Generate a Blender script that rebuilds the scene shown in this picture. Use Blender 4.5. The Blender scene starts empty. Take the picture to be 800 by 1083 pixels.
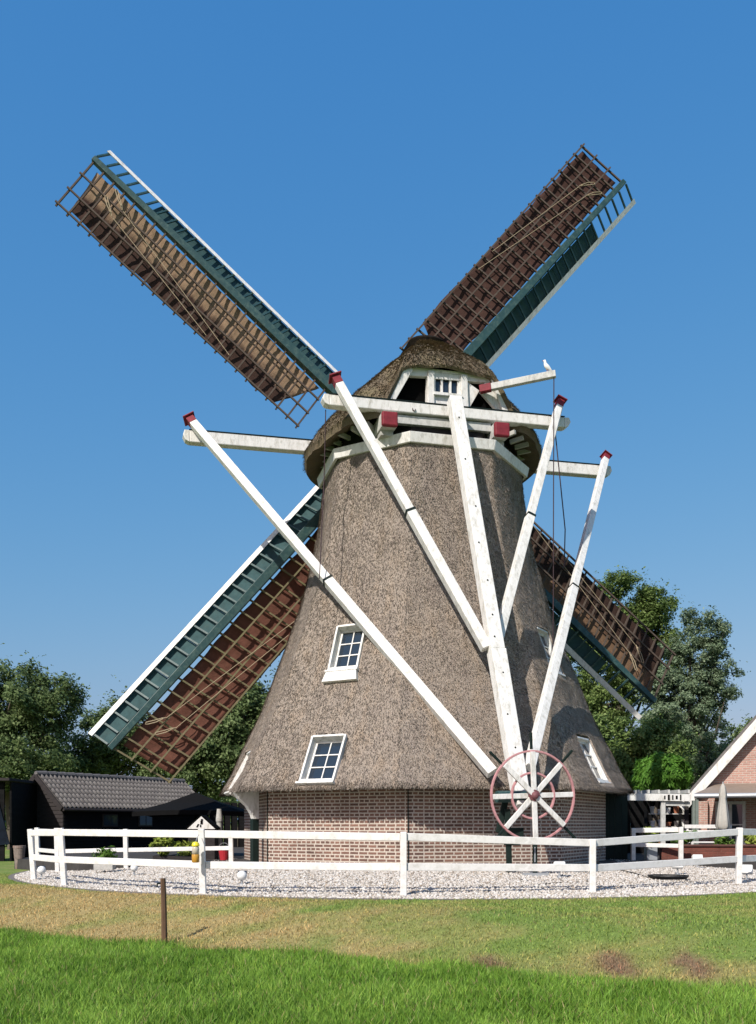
import bpy, math, random
import numpy as np
from mathutils import Vector, Matrix
random.seed(7); rng = np.random.default_rng(7)
S = bpy.context.scene
COL = S.collection
rad = math.radians
V = Vector

# ------------------------------------------------------------------ camera model
E = 1.62; F = 1026.0; HZ = 872.4
def at(px, py, Y):
    return V(((px-400)/F*Y, Y, E+(HZ-py)/F*Y))
AX = V((1.12, 25.0, 0))

# ------------------------------------------------------------------ materials
def new_mat(name):
    m = bpy.data.materials.new(name); m.use_nodes = True
    nt = m.node_tree; nt.nodes.clear()
    out = nt.nodes.new('ShaderNodeOutputMaterial'); b = nt.nodes.new('ShaderNodeBsdfPrincipled')
    nt.links.new(b.outputs[0], out.inputs[0])
    return m, nt, b, out
def N(nt, t, **kw):
    n = nt.nodes.new(t)
    for k, v in kw.items():
        if k in n.inputs: n.inputs[k].default_value = v
        else: setattr(n, k, v)
    return n
def ramp(nt, stops, interp='LINEAR'):
    r = nt.nodes.new('ShaderNodeValToRGB'); cr = r.color_ramp; cr.interpolation = interp
    while len(cr.elements) < len(stops): cr.elements.new(0.5)
    for e, (p, c) in zip(cr.elements, stops):
        e.position = p; e.color = (c[0], c[1], c[2], 1)
    return r
def sc(c, k): return tuple(max(0, min(1, x*k)) for x in c)
def M(name, base, rough=.7, var=.18, scale=6, stretch=(1,1,1), bump=0.0, bscale=None, dirt=None, dirt_amt=.3, dirt_scale=2.0, spec=.35, metallic=0.0):
    m, nt, b, out = new_mat(name); L = nt.links.new
    tc = N(nt, 'ShaderNodeTexCoord'); mp = N(nt, 'ShaderNodeMapping'); mp.inputs['Scale'].default_value = stretch
    L(tc.outputs['Object'], mp.inputs[0])
    n1 = N(nt, 'ShaderNodeTexNoise', Scale=scale, Detail=6.0, Roughness=.65); L(mp.outputs[0], n1.inputs['Vector'])
    r1 = ramp(nt, [(.25, sc(base, 1-var)), (.5, base), (.78, sc(base, 1+var))]); L(n1.outputs[0], r1.inputs[0])
    col = r1.outputs[0]
    if dirt:
        n2 = N(nt, 'ShaderNodeTexNoise', Scale=dirt_scale, Detail=8.0, Roughness=.72); L(mp.outputs[0], n2.inputs['Vector'])
        r2 = ramp(nt, [(.48, (0,0,0)), (.72, (dirt_amt,)*3)]); L(n2.outputs[0], r2.inputs[0])
        mx = N(nt, 'ShaderNodeMix', data_type='RGBA'); L(r2.outputs[0], mx.inputs[0]); L(col, mx.inputs[6]); mx.inputs[7].default_value = (*dirt, 1)
        col = mx.outputs[2]
    L(col, b.inputs['Base Color'])
    b.inputs['Roughness'].default_value = rough; b.inputs['Specular IOR Level'].default_value = spec; b.inputs['Metallic'].default_value = metallic
    if bump:
        n3 = N(nt, 'ShaderNodeTexNoise', Scale=bscale or scale*4, Detail=5.0, Roughness=.6); L(mp.outputs[0], n3.inputs['Vector'])
        bp = N(nt, 'ShaderNodeBump', Strength=bump, Distance=.02); L(n3.outputs[0], bp.inputs['Height']); L(bp.outputs[0], b.inputs['Normal'])
    return m

def thatch_mat(name, cols, moss=None):
    m, nt, b, out = new_mat(name); L = nt.links.new
    tc = N(nt, 'ShaderNodeTexCoord'); mp = N(nt, 'ShaderNodeMapping'); mp.inputs['Scale'].default_value = (1,1,.32)
    L(tc.outputs['Object'], mp.inputs[0])
    n1 = N(nt, 'ShaderNodeTexNoise', Scale=70.0, Detail=4.0, Roughness=.85); L(mp.outputs[0], n1.inputs['Vector'])
    r1 = ramp(nt, [(.28, cols[0]), (.5, cols[1]), (.72, cols[2])]); L(n1.outputs[0], r1.inputs[0])
    geo = N(nt, 'ShaderNodeNewGeometry')
    hs = N(nt, 'ShaderNodeHueSaturation'); L(r1.outputs[0], hs.inputs['Color'])
    mr = N(nt, 'ShaderNodeMapRange'); mr.inputs[3].default_value = .50; mr.inputs[4].default_value = 1.5
    L(geo.outputs['Random Per Island'], mr.inputs[0]); L(mr.outputs[0], hs.inputs['Value'])
    # weather patches and vertical streaks
    mp2 = N(nt, 'ShaderNodeMapping'); mp2.inputs['Scale'].default_value = (2.6,2.6,.30); L(tc.outputs['Object'], mp2.inputs[0])
    n2 = N(nt, 'ShaderNodeTexNoise', Scale=1.3, Detail=6.0, Roughness=.62); L(mp2.outputs[0], n2.inputs['Vector'])
    r2 = ramp(nt, [(.3, (.84,.83,.85)), (.5, (1,1,1)), (.7, (1.05,.99,.92))]); L(n2.outputs[0], r2.inputs[0])
    mx = N(nt, 'ShaderNodeMix', data_type='RGBA', blend_type='MULTIPLY'); mx.inputs[0].default_value = 1
    L(hs.outputs[0], mx.inputs[6]); L(r2.outputs[0], mx.inputs[7])
    col = mx.outputs[2]
    if moss:
        n4 = N(nt, 'ShaderNodeTexNoise', Scale=2.2, Detail=9.0, Roughness=.7); L(tc.outputs['Object'], n4.inputs['Vector'])
        r4 = ramp(nt, [(.47, (0,0,0)), (.66, (.5,)*3)]); L(n4.outputs[0], r4.inputs[0])
        m2 = N(nt, 'ShaderNodeMix', data_type='RGBA'); L(r4.outputs[0], m2.inputs[0]); L(col, m2.inputs[6]); m2.inputs[7].default_value = (*moss, 1)
        col = m2.outputs[2]
    L(col, b.inputs['Base Color']); b.inputs['Roughness'].default_value = .95; b.inputs['Specular IOR Level'].default_value = .1
    n3 = N(nt, 'ShaderNodeTexNoise', Scale=60.0, Detail=5.0, Roughness=.75); L(mp.outputs[0], n3.inputs['Vector'])
    bp = N(nt, 'ShaderNodeBump', Strength=.9, Distance=.05); L(n3.outputs[0], bp.inputs['Height']); L(bp.outputs[0], b.inputs['Normal'])
    return m

def brick_mat(name, c1, c2, mortar, bw=.22, rh=.078, ms=.012, squash=1.0):
    m, nt, b, out = new_mat(name); L = nt.links.new
    uv = N(nt, 'ShaderNodeUVMap', uv_map='UVMap')
    nz = N(nt, 'ShaderNodeTexNoise', Scale=9.0, Detail=3.0); L(uv.outputs[0], nz.inputs['Vector'])
    vm = N(nt, 'ShaderNodeVectorMath', operation='MULTIPLY_ADD'); L(nz.outputs['Color'], vm.inputs[0]); vm.inputs[1].default_value = (.012,.012,0); L(uv.outputs[0], vm.inputs[2])
    br = N(nt, 'ShaderNodeTexBrick'); L(vm.outputs[0], br.inputs['Vector'])
    br.squash = squash; br.squash_frequency = 2; br.inputs['Scale'].default_value = 1; br.inputs['Brick Width'].default_value = bw; br.inputs['Row Height'].default_value = rh
    br.inputs['Mortar Size'].default_value = ms; br.inputs['Mortar Smooth'].default_value = .3; br.inputs['Bias'].default_value = 0
    br.inputs['Color1'].default_value = (*c1, 1); br.inputs['Color2'].default_value = (*c2, 1); br.inputs['Mortar'].default_value = (*mortar, 1)
    n2 = N(nt, 'ShaderNodeTexNoise', Scale=2.3, Detail=8.0, Roughness=.7); L(uv.outputs[0], n2.inputs['Vector'])
    r2 = ramp(nt, [(.3, (.7,.68,.66)), (.5, (1,1,1)), (.75, (1.0,.97,.93))]); L(n2.outputs[0], r2.inputs[0])
    mx = N(nt, 'ShaderNodeMix', data_type='RGBA', blend_type='MULTIPLY'); mx.inputs[0].default_value = 1; L(br.outputs[0], mx.inputs[6]); L(r2.outputs[0], mx.inputs[7])
    n3 = N(nt, 'ShaderNodeTexNoise', Scale=30.0, Detail=4.0); L(uv.outputs[0], n3.inputs['Vector'])
    r3 = ramp(nt, [(.3, (.75,)*3), (.7, (1.0,)*3)]); L(n3.outputs[0], r3.inputs[0])
    m3 = N(nt, 'ShaderNodeMix', data_type='RGBA', blend_type='MULTIPLY'); m3.inputs[0].default_value = 1; L(mx.outputs[2], m3.inputs[6]); L(r3.outputs[0], m3.inputs[7])
    L(m3.outputs[2], b.inputs['Base Color']); b.inputs['Roughness'].default_value = .9; b.inputs['Specular IOR Level'].default_value = .2
    bp = N(nt, 'ShaderNodeBump', Strength=.7, Distance=.012, invert=True); L(br.outputs['Fac'], bp.inputs['Height']); L(bp.outputs[0], b.inputs['Normal'])
    return m

def leaf_mat(name, dark, mid, light, transl=.38):
    m, nt, b, out = new_mat(name); L = nt.links.new
    geo = N(nt, 'ShaderNodeNewGeometry'); tc = N(nt, 'ShaderNodeTexCoord')
    n1 = N(nt, 'ShaderNodeTexNoise', Scale=.55, Detail=3.0); L(tc.outputs['Object'], n1.inputs['Vector'])
    ad = N(nt, 'ShaderNodeMath', operation='MULTIPLY_ADD'); L(geo.outputs['Random Per Island'], ad.inputs[0]); ad.inputs[1].default_value = .6
    sb = N(nt, 'ShaderNodeMath', operation='MULTIPLY_ADD'); L(n1.outputs[0], sb.inputs[0]); sb.inputs[1].default_value = .9; sb.inputs[2].default_value = -.25
    L(sb.outputs[0], ad.inputs[2])
    r = ramp(nt, [(.1, dark), (.5, mid), (.9, light)]); L(ad.outputs[0], r.inputs[0])
    L(r.outputs[0], b.inputs['Base Color']); b.inputs['Roughness'].default_value = .6; b.inputs['Specular IOR Level'].default_value = .18
    tr = N(nt, 'ShaderNodeBsdfTranslucent'); L(r.outputs[0], tr.inputs['Color'])
    ms = N(nt, 'ShaderNodeMixShader'); ms.inputs[0].default_value = transl
    L(b.outputs[0], ms.inputs[1]); L(tr.outputs[0], ms.inputs[2]); L(ms.outputs[0], out.inputs[0])
    return m

def tint_mat(name, transl=0.0, rough=.85, rnd=.35, noise=None, bump=0):
    """colour from the 'tint' attribute stored on the mesh (kind of grass / bare soil at that spot)"""
    m, nt, b, out = new_mat(name); L = nt.links.new
    a = N(nt, 'ShaderNodeAttribute', attribute_name='tint')
    hs = N(nt, 'ShaderNodeHueSaturation'); L(a.outputs['Color'], hs.inputs['Color'])
    mr = N(nt, 'ShaderNodeMapRange'); mr.inputs[3].default_value = 1-rnd; mr.inputs[4].default_value = 1+rnd
    if noise:
        tc = N(nt, 'ShaderNodeTexCoord'); n1 = N(nt, 'ShaderNodeTexNoise', Scale=noise, Detail=8.0, Roughness=.7); L(tc.outputs['Object'], n1.inputs['Vector']); L(n1.outputs[0], mr.inputs[0])
    else:
        geo = N(nt, 'ShaderNodeNewGeometry'); L(geo.outputs['Random Per Island'], mr.inputs[0])
    L(mr.outputs[0], hs.inputs['Value'])
    L(hs.outputs[0], b.inputs['Base Color']); b.inputs['Roughness'].default_value = rough; b.inputs['Specular IOR Level'].default_value = .2
    if bump:
        bp = N(nt, 'ShaderNodeBump', Strength=bump, Distance=.04); L(n1.outputs[0], bp.inputs['Height']); L(bp.outputs[0], b.inputs['Normal'])
    if transl:
        tr = N(nt, 'ShaderNodeBsdfTranslucent'); L(hs.outputs[0], tr.inputs['Color'])
        ms = N(nt, 'ShaderNodeMixShader'); ms.inputs[0].default_value = transl
        L(b.outputs[0], ms.inputs[1]); L(tr.outputs[0], ms.inputs[2]); L(ms.outputs[0], out.inputs[0])
    return m

def island_mat(name, cols, rough=.8):
    m, nt, b, out = new_mat(name); L = nt.links.new
    geo = N(nt, 'ShaderNodeNewGeometry')
    r = ramp(nt, [(i/(len(cols)-1), c) for i, c in enumerate(cols)]); L(geo.outputs['Random Per Island'], r.inputs[0])
    L(r.outputs[0], b.inputs['Base Color']); b.inputs['Roughness'].default_value = rough
    return m

def cloth_mat(name, dark, light, edge):
    """old tarred sailcloth; light patches are worn, bleached canvas near the stock. UV in metres: u along, v across"""
    m, nt, b, out = new_mat(name); L = nt.links.new
    uv = N(nt, 'ShaderNodeUVMap', uv_map='UVMap'); sp = N(nt, 'ShaderNodeSeparateXYZ'); L(uv.outputs[0], sp.inputs[0])
    n1 = N(nt, 'ShaderNodeTexNoise', Scale=1.4, Detail=7.0, Roughness=.65); L(uv.outputs[0], n1.inputs['Vector'])
    ad = N(nt, 'ShaderNodeMath', operation='MULTIPLY_ADD'); L(n1.outputs[0], ad.inputs[0]); ad.inputs[1].default_value = .9; L(sp.outputs[1], ad.inputs[2])
    r = ramp(nt, [(max(0, edge-.12)/3, light), ((edge+.1)/3, dark)])
    dv = N(nt, 'ShaderNodeMath', operation='DIVIDE'); L(ad.outputs[0], dv.inputs[0]); dv.inputs[1].default_value = 3.0; L(dv.outputs[0], r.inputs[0])
    n2 = N(nt, 'ShaderNodeTexNoise', Scale=5.0, Detail=8.0, Roughness=.7); L(uv.outputs[0], n2.inputs['Vector'])
    r2 = ramp(nt, [(.3, (.62,)*3), (.7, (1.0,)*3)]); L(n2.outputs[0], r2.inputs[0])
    mx = N(nt, 'ShaderNodeMix', data_type='RGBA', blend_type='MULTIPLY'); mx.inputs[0].default_value = 1; L(r.outputs[0], mx.inputs[6]); L(r2.outputs[0], mx.inputs[7])
    L(mx.outputs[2], b.inputs['Base Color']); b.inputs['Roughness'].default_value = .9; b.inputs['Specular IOR Level'].default_value = .15
    bp = N(nt, 'ShaderNodeBump', Strength=.5, Distance=.05); L(n2.outputs[0], bp.inputs['Height']); L(bp.outputs[0], b.inputs['Normal'])
    tr = N(nt, 'ShaderNodeBsdfTranslucent'); L(mx.outputs[2], tr.inputs['Color'])
    ms = N(nt, 'ShaderNodeMixShader'); ms.inputs[0].default_value = .25
    L(b.outputs[0], ms.inputs[1]); L(tr.outputs[0], ms.inputs[2]); L(ms.outputs[0], out.inputs[0])
    return m

def glass_mat(name, tint=(.02,.03,.045)):
    m, nt, b, out = new_mat(name)
    b.inputs['Base Color'].default_value = (*tint, 1); b.inputs['Roughness'].default_value = .04; b.inputs['Specular IOR Level'].default_value = .7
    return m

WHITE = M('white_paint', (.70,.685,.655), .55, .06, 5, (1,1,.4), dirt=(.27,.25,.19), dirt_amt=.7, dirt_scale=9, bump=.35, bscale=26)
WHITEF = M('white_fence_paint', (.71,.695,.67), .6, .07, 7, dirt=(.34,.32,.26), dirt_amt=.5, dirt_scale=6, bump=.12)
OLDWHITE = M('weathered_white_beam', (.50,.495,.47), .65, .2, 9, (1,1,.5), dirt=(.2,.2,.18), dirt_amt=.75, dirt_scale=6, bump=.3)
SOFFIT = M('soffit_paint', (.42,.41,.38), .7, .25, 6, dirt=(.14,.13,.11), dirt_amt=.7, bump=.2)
RED = M('oxblood_paint', (.19,.018,.028), .65, .35, 8, bump=.1)
PINK = M('faded_red_rim_paint', (.47,.235,.24), .55, .2, 9, dirt=(.2,.07,.07), dirt_amt=.5, dirt_scale=8)
HUBP = M('maroon_hub', (.16,.06,.065), .6, .2)
GREEN = M('dark_green_paint', (.022,.056,.056), .45, .25, 5, dirt=(.1,.15,.12), dirt_amt=.55, dirt_scale=7, bump=.15)
GREENB = M('green_board', (.034,.074,.078), .7, .3, 5, dirt=(.05,.08,.075), dirt_amt=.6, dirt_scale=6, bump=.2, spec=.12)
DKGREEN = M('blackish_green', (.007,.016,.013), .6, .3, 8, bump=.1, spec=.2)
LATT = M('lattice_wood', (.075,.055,.042), .85, .35, 9, bump=.3)
LATTG = M('mossy_lattice_wood', (.15,.125,.07), .9, .35, 9, bump=.3, dirt=(.12,.14,.05), dirt_amt=.7)
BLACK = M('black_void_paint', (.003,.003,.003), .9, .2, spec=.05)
BLACKW = M('black_tarred_boards', (.006,.006,.0065), .85, .4, 6, (1,1,6), bump=.35, dirt=(.02,.019,.019), dirt_amt=.5, spec=.12)
GREYB = M('grey_weathered_boards', (.036,.031,.031), .85, .4, 6, (1,1,5), bump=.3, spec=.15)
THATCH = thatch_mat('grey_thatch', [(.085,.068,.055),(.258,.215,.178),(.50,.43,.36)])
CAPTHATCH = thatch_mat('brown_mossy_thatch', [(.15,.118,.08),(.29,.23,.16),(.43,.355,.255)], moss=(.20,.175,.085))
RIDGE = M('ridge_mortar', (.016,.013,.010), .95, .5, 9, bump=.8, spec=.05)
BRICK = brick_mat('mill_brick', (.26,.145,.11), (.135,.082,.068), (.55,.485,.42), .225, .075, .0165, .55)
HBRICK = brick_mat('house_brick', (.53,.31,.255), (.43,.245,.205), (.56,.48,.42), .21, .066, .011)
GLASS = glass_mat('window_glass')
TILE = M('grey_pantile', (.125,.115,.112), .7, .35, 7, dirt=(.2,.19,.17), dirt_amt=.6, dirt_scale=4, bump=.3)
CANVASB = M('black_parasol_canvas', (.007,.007,.0075), .9, .2, 20, spec=.08)
CANVASG = M('grey_beige_parasol_canvas', (.40,.385,.35), .85, .15, 12, bump=.1)
ROPE = M('tan_rope', (.36,.29,.19), .9, .3, 30)
DROPE = M('dark_rope', (.05,.03,.035), .9, .2, 30)
WOODP = M('brown_stake_wood', (.115,.065,.038), .85, .4, 9, (1,1,.2), bump=.4)
BARK = M('grey_brown_bark', (.095,.078,.06), .95, .4, 6, (1,1,.25), bump=.7, bscale=14)
STEEL = M('galvanised_grey', (.36,.38,.40), .4, .1, 8, metallic=.3)
CONC = M('grey_edging_concrete', (.15,.135,.12), .9, .25, 12, bump=.4)
TERRA = M('terracotta', (.33,.12,.065), .8, .25, 9)
REDBR = brick_mat('planter_brick', (.22,.075,.055), (.16,.06,.045), (.19,.09,.07), .21, .062, .007)
PLASTICW = M('white_plastic', (.72,.72,.70), .4, .05, 5)
STONEG = M('pale_stone', (.42,.41,.38), .85, .25, 14, bump=.3)
CLOTH_A = cloth_mat('worn_two_tone_sailcloth', (.085,.05,.04), (.42,.29,.19), 1.3)
CLOTH_B = cloth_mat('dark_brown_sailcloth', (.085,.046,.037), (.12,.066,.05), .5)
CLOTH_C = cloth_mat('red_brown_sailcloth', (.20,.088,.062), (.235,.10,.07), .6)
CLOTH_D = cloth_mat('stained_sailcloth', (.06,.036,.028), (.23,.14,.085), 1.15)
PEBBLE = island_mat('white_pebbles', [(.20,.165,.13),(.42,.38,.33),(.54,.50,.45),(.62,.59,.55),(.34,.27,.20)], .85)

# ------------------------------------------------------------------ mesh builder
class MB:
    def __init__(s): s.v = []; s.f = []; s.uv = {}
    def add(s, vs, fs):
        b = len(s.v); s.v += [tuple(v) for v in vs]; s.f += [tuple(i+b for i in f) for f in fs]; return b
    def hexa(s, c):   # 8 corners: bottom loop 0-3, top loop 4-7
        s.add(c, [(0,3,2,1),(4,5,6,7),(0,1,5,4),(1,2,6,5),(2,3,7,6),(3,0,4,7)])
    def box(s, c, size, mat=None):
        x, y, z = (k/2 for k in size); pts = [V((a,b,d)) for d in (-z,z) for a, b in ((-x,-y),(x,-y),(x,y),(-x,y))]
        if mat is None: mat = Matrix.Identity(3)
        s.hexa([V(c)+mat@p for p in pts])
    def beam(s, p0, p1, w, h, up=(0,0,1), w1=None, h1=None):
        p0, p1 = V(p0), V(p1); d = (p1-p0).normalized(); up = V(up)
        x = d.cross(up)
        if x.length < 1e-5: x = d.cross(V((1,0,0)))
        x.normalize(); y = x.cross(d).normalized()
        w1 = w if w1 is None else w1; h1 = h if h1 is None else h1
        c = []
        for p, a, b in ((p0, w/2, h/2), (p1, w1/2, h1/2)):
            c += [p-x*a-y*b, p+x*a-y*b, p+x*a+y*b, p-x*a+y*b]
        s.add(c, [(0,1,2,3),(7,6,5,4),(1,0,4,5),(2,1,5,6),(3,2,6,7),(0,3,7,4)])
    def tube(s, pts, r, n=8, cap=True):
        pts = [V(p) for p in pts]; rs = r if isinstance(r, (list, tuple)) else [r]*len(pts)
        rings = []; px = None
        for i, p in enumerate(pts):
            d = (pts[min(i+1, len(pts)-1)]-pts[max(i-1, 0)]).normalized()
            if px is None:
                x = d.cross(V((0,0,1)));
                if x.length < 1e-4: x = V((1,0,0))
            else: x = px-d*px.dot(d)
            x.normalize(); px = x; y = d.cross(x)
            rings.append([p+(x*math.cos(2*math.pi*k/n)+y*math.sin(2*math.pi*k/n))*rs[i] for k in range(n)])
        vs = [q for rg in rings for q in rg]; fs = []
        for i in range(len(pts)-1):
            for k in range(n):
                a = i*n+k; b = i*n+(k+1) % n; fs.append((a, b, b+n, a+n))
        if cap: fs += [tuple(range(n))[::-1], tuple((len(pts)-1)*n+k for k in range(n))]
        s.add(vs, fs)
    def ball(s, c, r, nu=12, nv=8):
        r = r if isinstance(r, (tuple, list)) else (r,)*3; c = V(c)
        vs = [c-V((0,0,r[2]))]
        for j in range(1, nv):
            t = math.pi*j/nv
            for i in range(nu):
                a = 2*math.pi*i/nu; vs.append(c+V((r[0]*math.sin(t)*math.cos(a), r[1]*math.sin(t)*math.sin(a), -r[2]*math.cos(t))))
        vs.append(c+V((0,0,r[2]))); fs = []
        for i in range(nu):
            k = (i+1) % nu
            fs.append((0, 1+k, 1+i)); fs.append((len(vs)-1, 1+(nv-2)*nu+i, 1+(nv-2)*nu+k))
            for j in range(nv-2): fs.append((1+j*nu+i, 1+j*nu+k, 1+(j+1)*nu+k, 1+(j+1)*nu+i))
        s.add(vs, fs)
    def lathe(s, c, prof, n=20):
        c = V(c); vs = []; fs = []
        for r, z in prof:
            for k in range(n):
                a = 2*math.pi*k/n; vs.append(c+V((r*math.cos(a), r*math.sin(a), z)))
        for i in range(len(prof)-1):
            for k in range(n): fs.append((i*n+k, i*n+(k+1) % n, (i+1)*n+(k+1) % n, (i+1)*n+k))
        fs += [tuple(range(n))[::-1], tuple((len(prof)-1)*n+k for k in range(n))]
        s.add(vs, fs)
    def prism(s, poly, off):   # poly: list of 3D points, off: extrude vector
        n = len(poly); off = V(off); vs = [V(p) for p in poly]+[V(p)+off for p in poly]
        fs = [tuple(range(n)), tuple(range(2*n-1, n-1, -1))]+[((i+1) % n, i, n+i, n+(i+1) % n) for i in range(n)]
        s.add(vs, fs)
    def quad(s, a, b, c, d): s.add([a,b,c,d], [(0,1,2,3)])
    def build(s, name, mat, parent=None, bevel=0, smooth=False, label=None, kind=None, origin=None):
        vs = np.array(s.v, dtype=float)
        if origin is None: origin = np.array([(vs[:,0].min()+vs[:,0].max())/2, (vs[:,1].min()+vs[:,1].max())/2, vs[:,2].min()])
        origin = np.array(origin, dtype=float)
        me = bpy.data.meshes.new(name); me.from_pydata((vs-origin).tolist(), [], s.f); me.materials.append(mat); me.update()
        return link(name, me, origin, parent, bevel, smooth, label, kind)

WLOC = {}
def link(name, me, origin, parent=None, bevel=0, smooth=False, label=None, kind=None):
    o = bpy.data.objects.new(name, me); COL.objects.link(o)
    org = V(origin)
    WLOC[o.name] = org
    if parent is not None:
        o.parent = parent; o.location = org-WLOC[parent.name]
    else: o.location = org
    if bevel:
        b = o.modifiers.new('bevel', 'BEVEL'); b.width = bevel; b.segments = 2; b.limit_method = 'ANGLE'
    if smooth: me.shade_smooth()
    if label: o['label'] = label
    if kind: o['kind'] = kind
    return o
def thing(name, label, cat, loc, group=None):
    o = bpy.data.objects.new(name, None); COL.objects.link(o); o.location = loc; WLOC[o.name] = V(loc); o.empty_display_size = .3
    return tag(o, label, cat, group)
def tag(o, label, cat, group=None):
    o['label'] = label; o['category'] = cat
    if group: o['group'] = group
    return o
def fast_mesh(name, verts, faces_n, idx, mat, tint=None):
    """verts (n,3), every face with faces_n corners, idx flat"""
    me = bpy.data.meshes.new(name); nf = len(idx)//faces_n
    me.vertices.add(len(verts)); me.vertices.foreach_set('co', np.asarray(verts, dtype=np.float32).ravel())
    me.loops.add(len(idx)); me.loops.foreach_set('vertex_index', np.asarray(idx, dtype=np.int32))
    me.polygons.add(nf); me.polygons.foreach_set('loop_start', np.arange(0, len(idx), faces_n, dtype=np.int32))
    me.materials.append(mat); me.update(calc_edges=True); me.validate()
    if tint is not None:
        a = me.attributes.new('tint', 'FLOAT_COLOR', 'POINT'); c = np.ones((len(verts), 4), dtype=np.float32); c[:, :3] = tint
        a.data.foreach_set('color', c.ravel())
    return me
def set_uv(o, fn):
    """fn(local face normal, world co) -> (u,v)"""
    me = o.data; uvl = me.uv_layers.new(name='UVMap'); w = WLOC[o.name]
    for p in me.polygons:
        for li in p.loop_indices:
            uvl.data[li].uv = fn(p.normal, me.vertices[me.loops[li].vertex_index].co+w)
def wall_uv(n, co):
    if abs(n.z) > .8: return (co.x, co.y)
    t = V((-n.y, n.x, 0)).normalized(); return (co.dot(t), co.z)

# value noise for land cover
def vnoise(x, y, s, seed=0):
    r = np.random.default_rng(seed+11); T = r.random((64, 64))
    x = np.asarray(x)/s+1000; y = np.asarray(y)/s+1000; xi = np.floor(x).astype(int); yi = np.floor(y).astype(int); fx = x-xi; fy = y-yi
    fx = fx*fx*(3-2*fx); fy = fy*fy*(3-2*fy)
    g = lambda a, b: T[a % 64, b % 64]
    return (g(xi,yi)*(1-fx)+g(xi+1,yi)*fx)*(1-fy)+(g(xi,yi+1)*(1-fx)+g(xi+1,yi+1)*fx)*fy
def fbm(x, y, s, seed=0):
    return .5*vnoise(x,y,s,seed)+.3*vnoise(x,y,s/2.3,seed+1)+.2*vnoise(x,y,s/5.1,seed+2)

# ------------------------------------------------------------------ terrain
GZ = .45
def smooth(t): t = np.clip(t, 0, 1); return t*t*(3-2*t)
def bank_s(x, y): return ((np.asarray(y)-11.2)+.55*np.asarray(x))/1.141
RG = 9.85
def mound(x, y):
    r = np.hypot(np.asarray(x)-AX.x, np.asarray(y)-AX.y); return GZ+.25*smooth((9.8-r)/5.2)
def ground_h(x, y):
    x = np.asarray(x, dtype=float); y = np.asarray(y, dtype=float)
    h = GZ*smooth(bank_s(x, y)/2.5)
    h = h+(fbm(x, y, 1.6, 3)-.5)*.05*np.exp(-((np.hypot(x, y)-12)/14)**2)
    r = np.hypot(x-AX.x, y-AX.y); inside = smooth((RG-.02-r)/.12)
    return h*(1-inside)+(mound(x, y)-.12)*inside
def gz(x, y):
    r = math.hypot(x-AX.x, y-AX.y)
    return float(mound(x, y)) if r < RG else float(ground_h(x, y))
GRASS = np.array([.125,.235,.030]); GRASS2 = np.array([.19,.32,.05]); DRY = np.array([.45,.345,.155]); BARE = np.array([.25,.165,.10]); BANKG = np.array([.20,.285,.065])
def cover(x, y):
    """colour of the turf at a spot: lush lawn below, dried mown bank above"""
    x = np.asarray(x); y = np.asarray(y); s = bank_s(x, y)+(fbm(x, y, .9, 21)-.5)*.7
    k = smooth((fbm(x, y, 1.1, 31)-.35)/.3)[..., None]
    lush = GRASS*(1-k)+GRASS2*k
    d = fbm(x*1.0, y*1.6, .8, 41)
    left = 1/(1+np.exp((x+.75)/.8))                       # drier towards the left of the bank
    wgt = np.clip(.03+.92*left*smooth((3.9-s)/1.3)+.34*(1-left)*smooth((1.7-s)/1.3)+(d-.5)*(1.2+.8*left), 0, .95)[..., None]
    bank = BANKG*(1-wgt)+DRY*wgt
    for bx, by, br in ((1.25,10.9,.22),(2.6,10.55,.16),(3.35,10.35,.15)):
        q = np.clip(1.6-1.1*np.hypot((x-bx)/br, (y-by)/br/2.2)+(d-.5)*1.6, 0, 1)[..., None]; bank = bank*(1-q)+BARE*q
    b = smooth(s/.22)[..., None]
    return lush*(1-b)+bank*b

def axis_pts(lo, hi, near_lo, near_hi, step):
    a = list(np.arange(near_lo, near_hi+1e-6, step)); d = step; x = near_hi
    while x < hi: d *= 1.25; x += d; a.append(min(x, hi+1))
    d = step; x = near_lo
    while x > lo: d *= 1.25; x -= d; a.insert(0, max(x, lo-1))
    return np.array(a)
gx = axis_pts(-1500, 1500, -12, 13, .16); gy = axis_pts(-60, 2500, 5, 27, .16)
XX, YY = np.meshgrid(gx, gy); HH = ground_h(XX, YY)
gv = np.stack([XX, YY, HH], -1).reshape(-1, 3); nx, ny = len(gx), len(gy)
ii = (np.arange(ny-1)[:, None]*nx+np.arange(nx-1)[None]).ravel()
gi = np.stack([ii, ii+1, ii+1+nx, ii+nx], -1).ravel()
me = fast_mesh('ground', gv, 4, gi, tint_mat('turf_soil', rough=.95, rnd=.55, noise=14.0, bump=.8), cover(XX, YY).reshape(-1, 3)*.72)
link('ground', me, (0,0,0), smooth=True, kind='structure')

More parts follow.
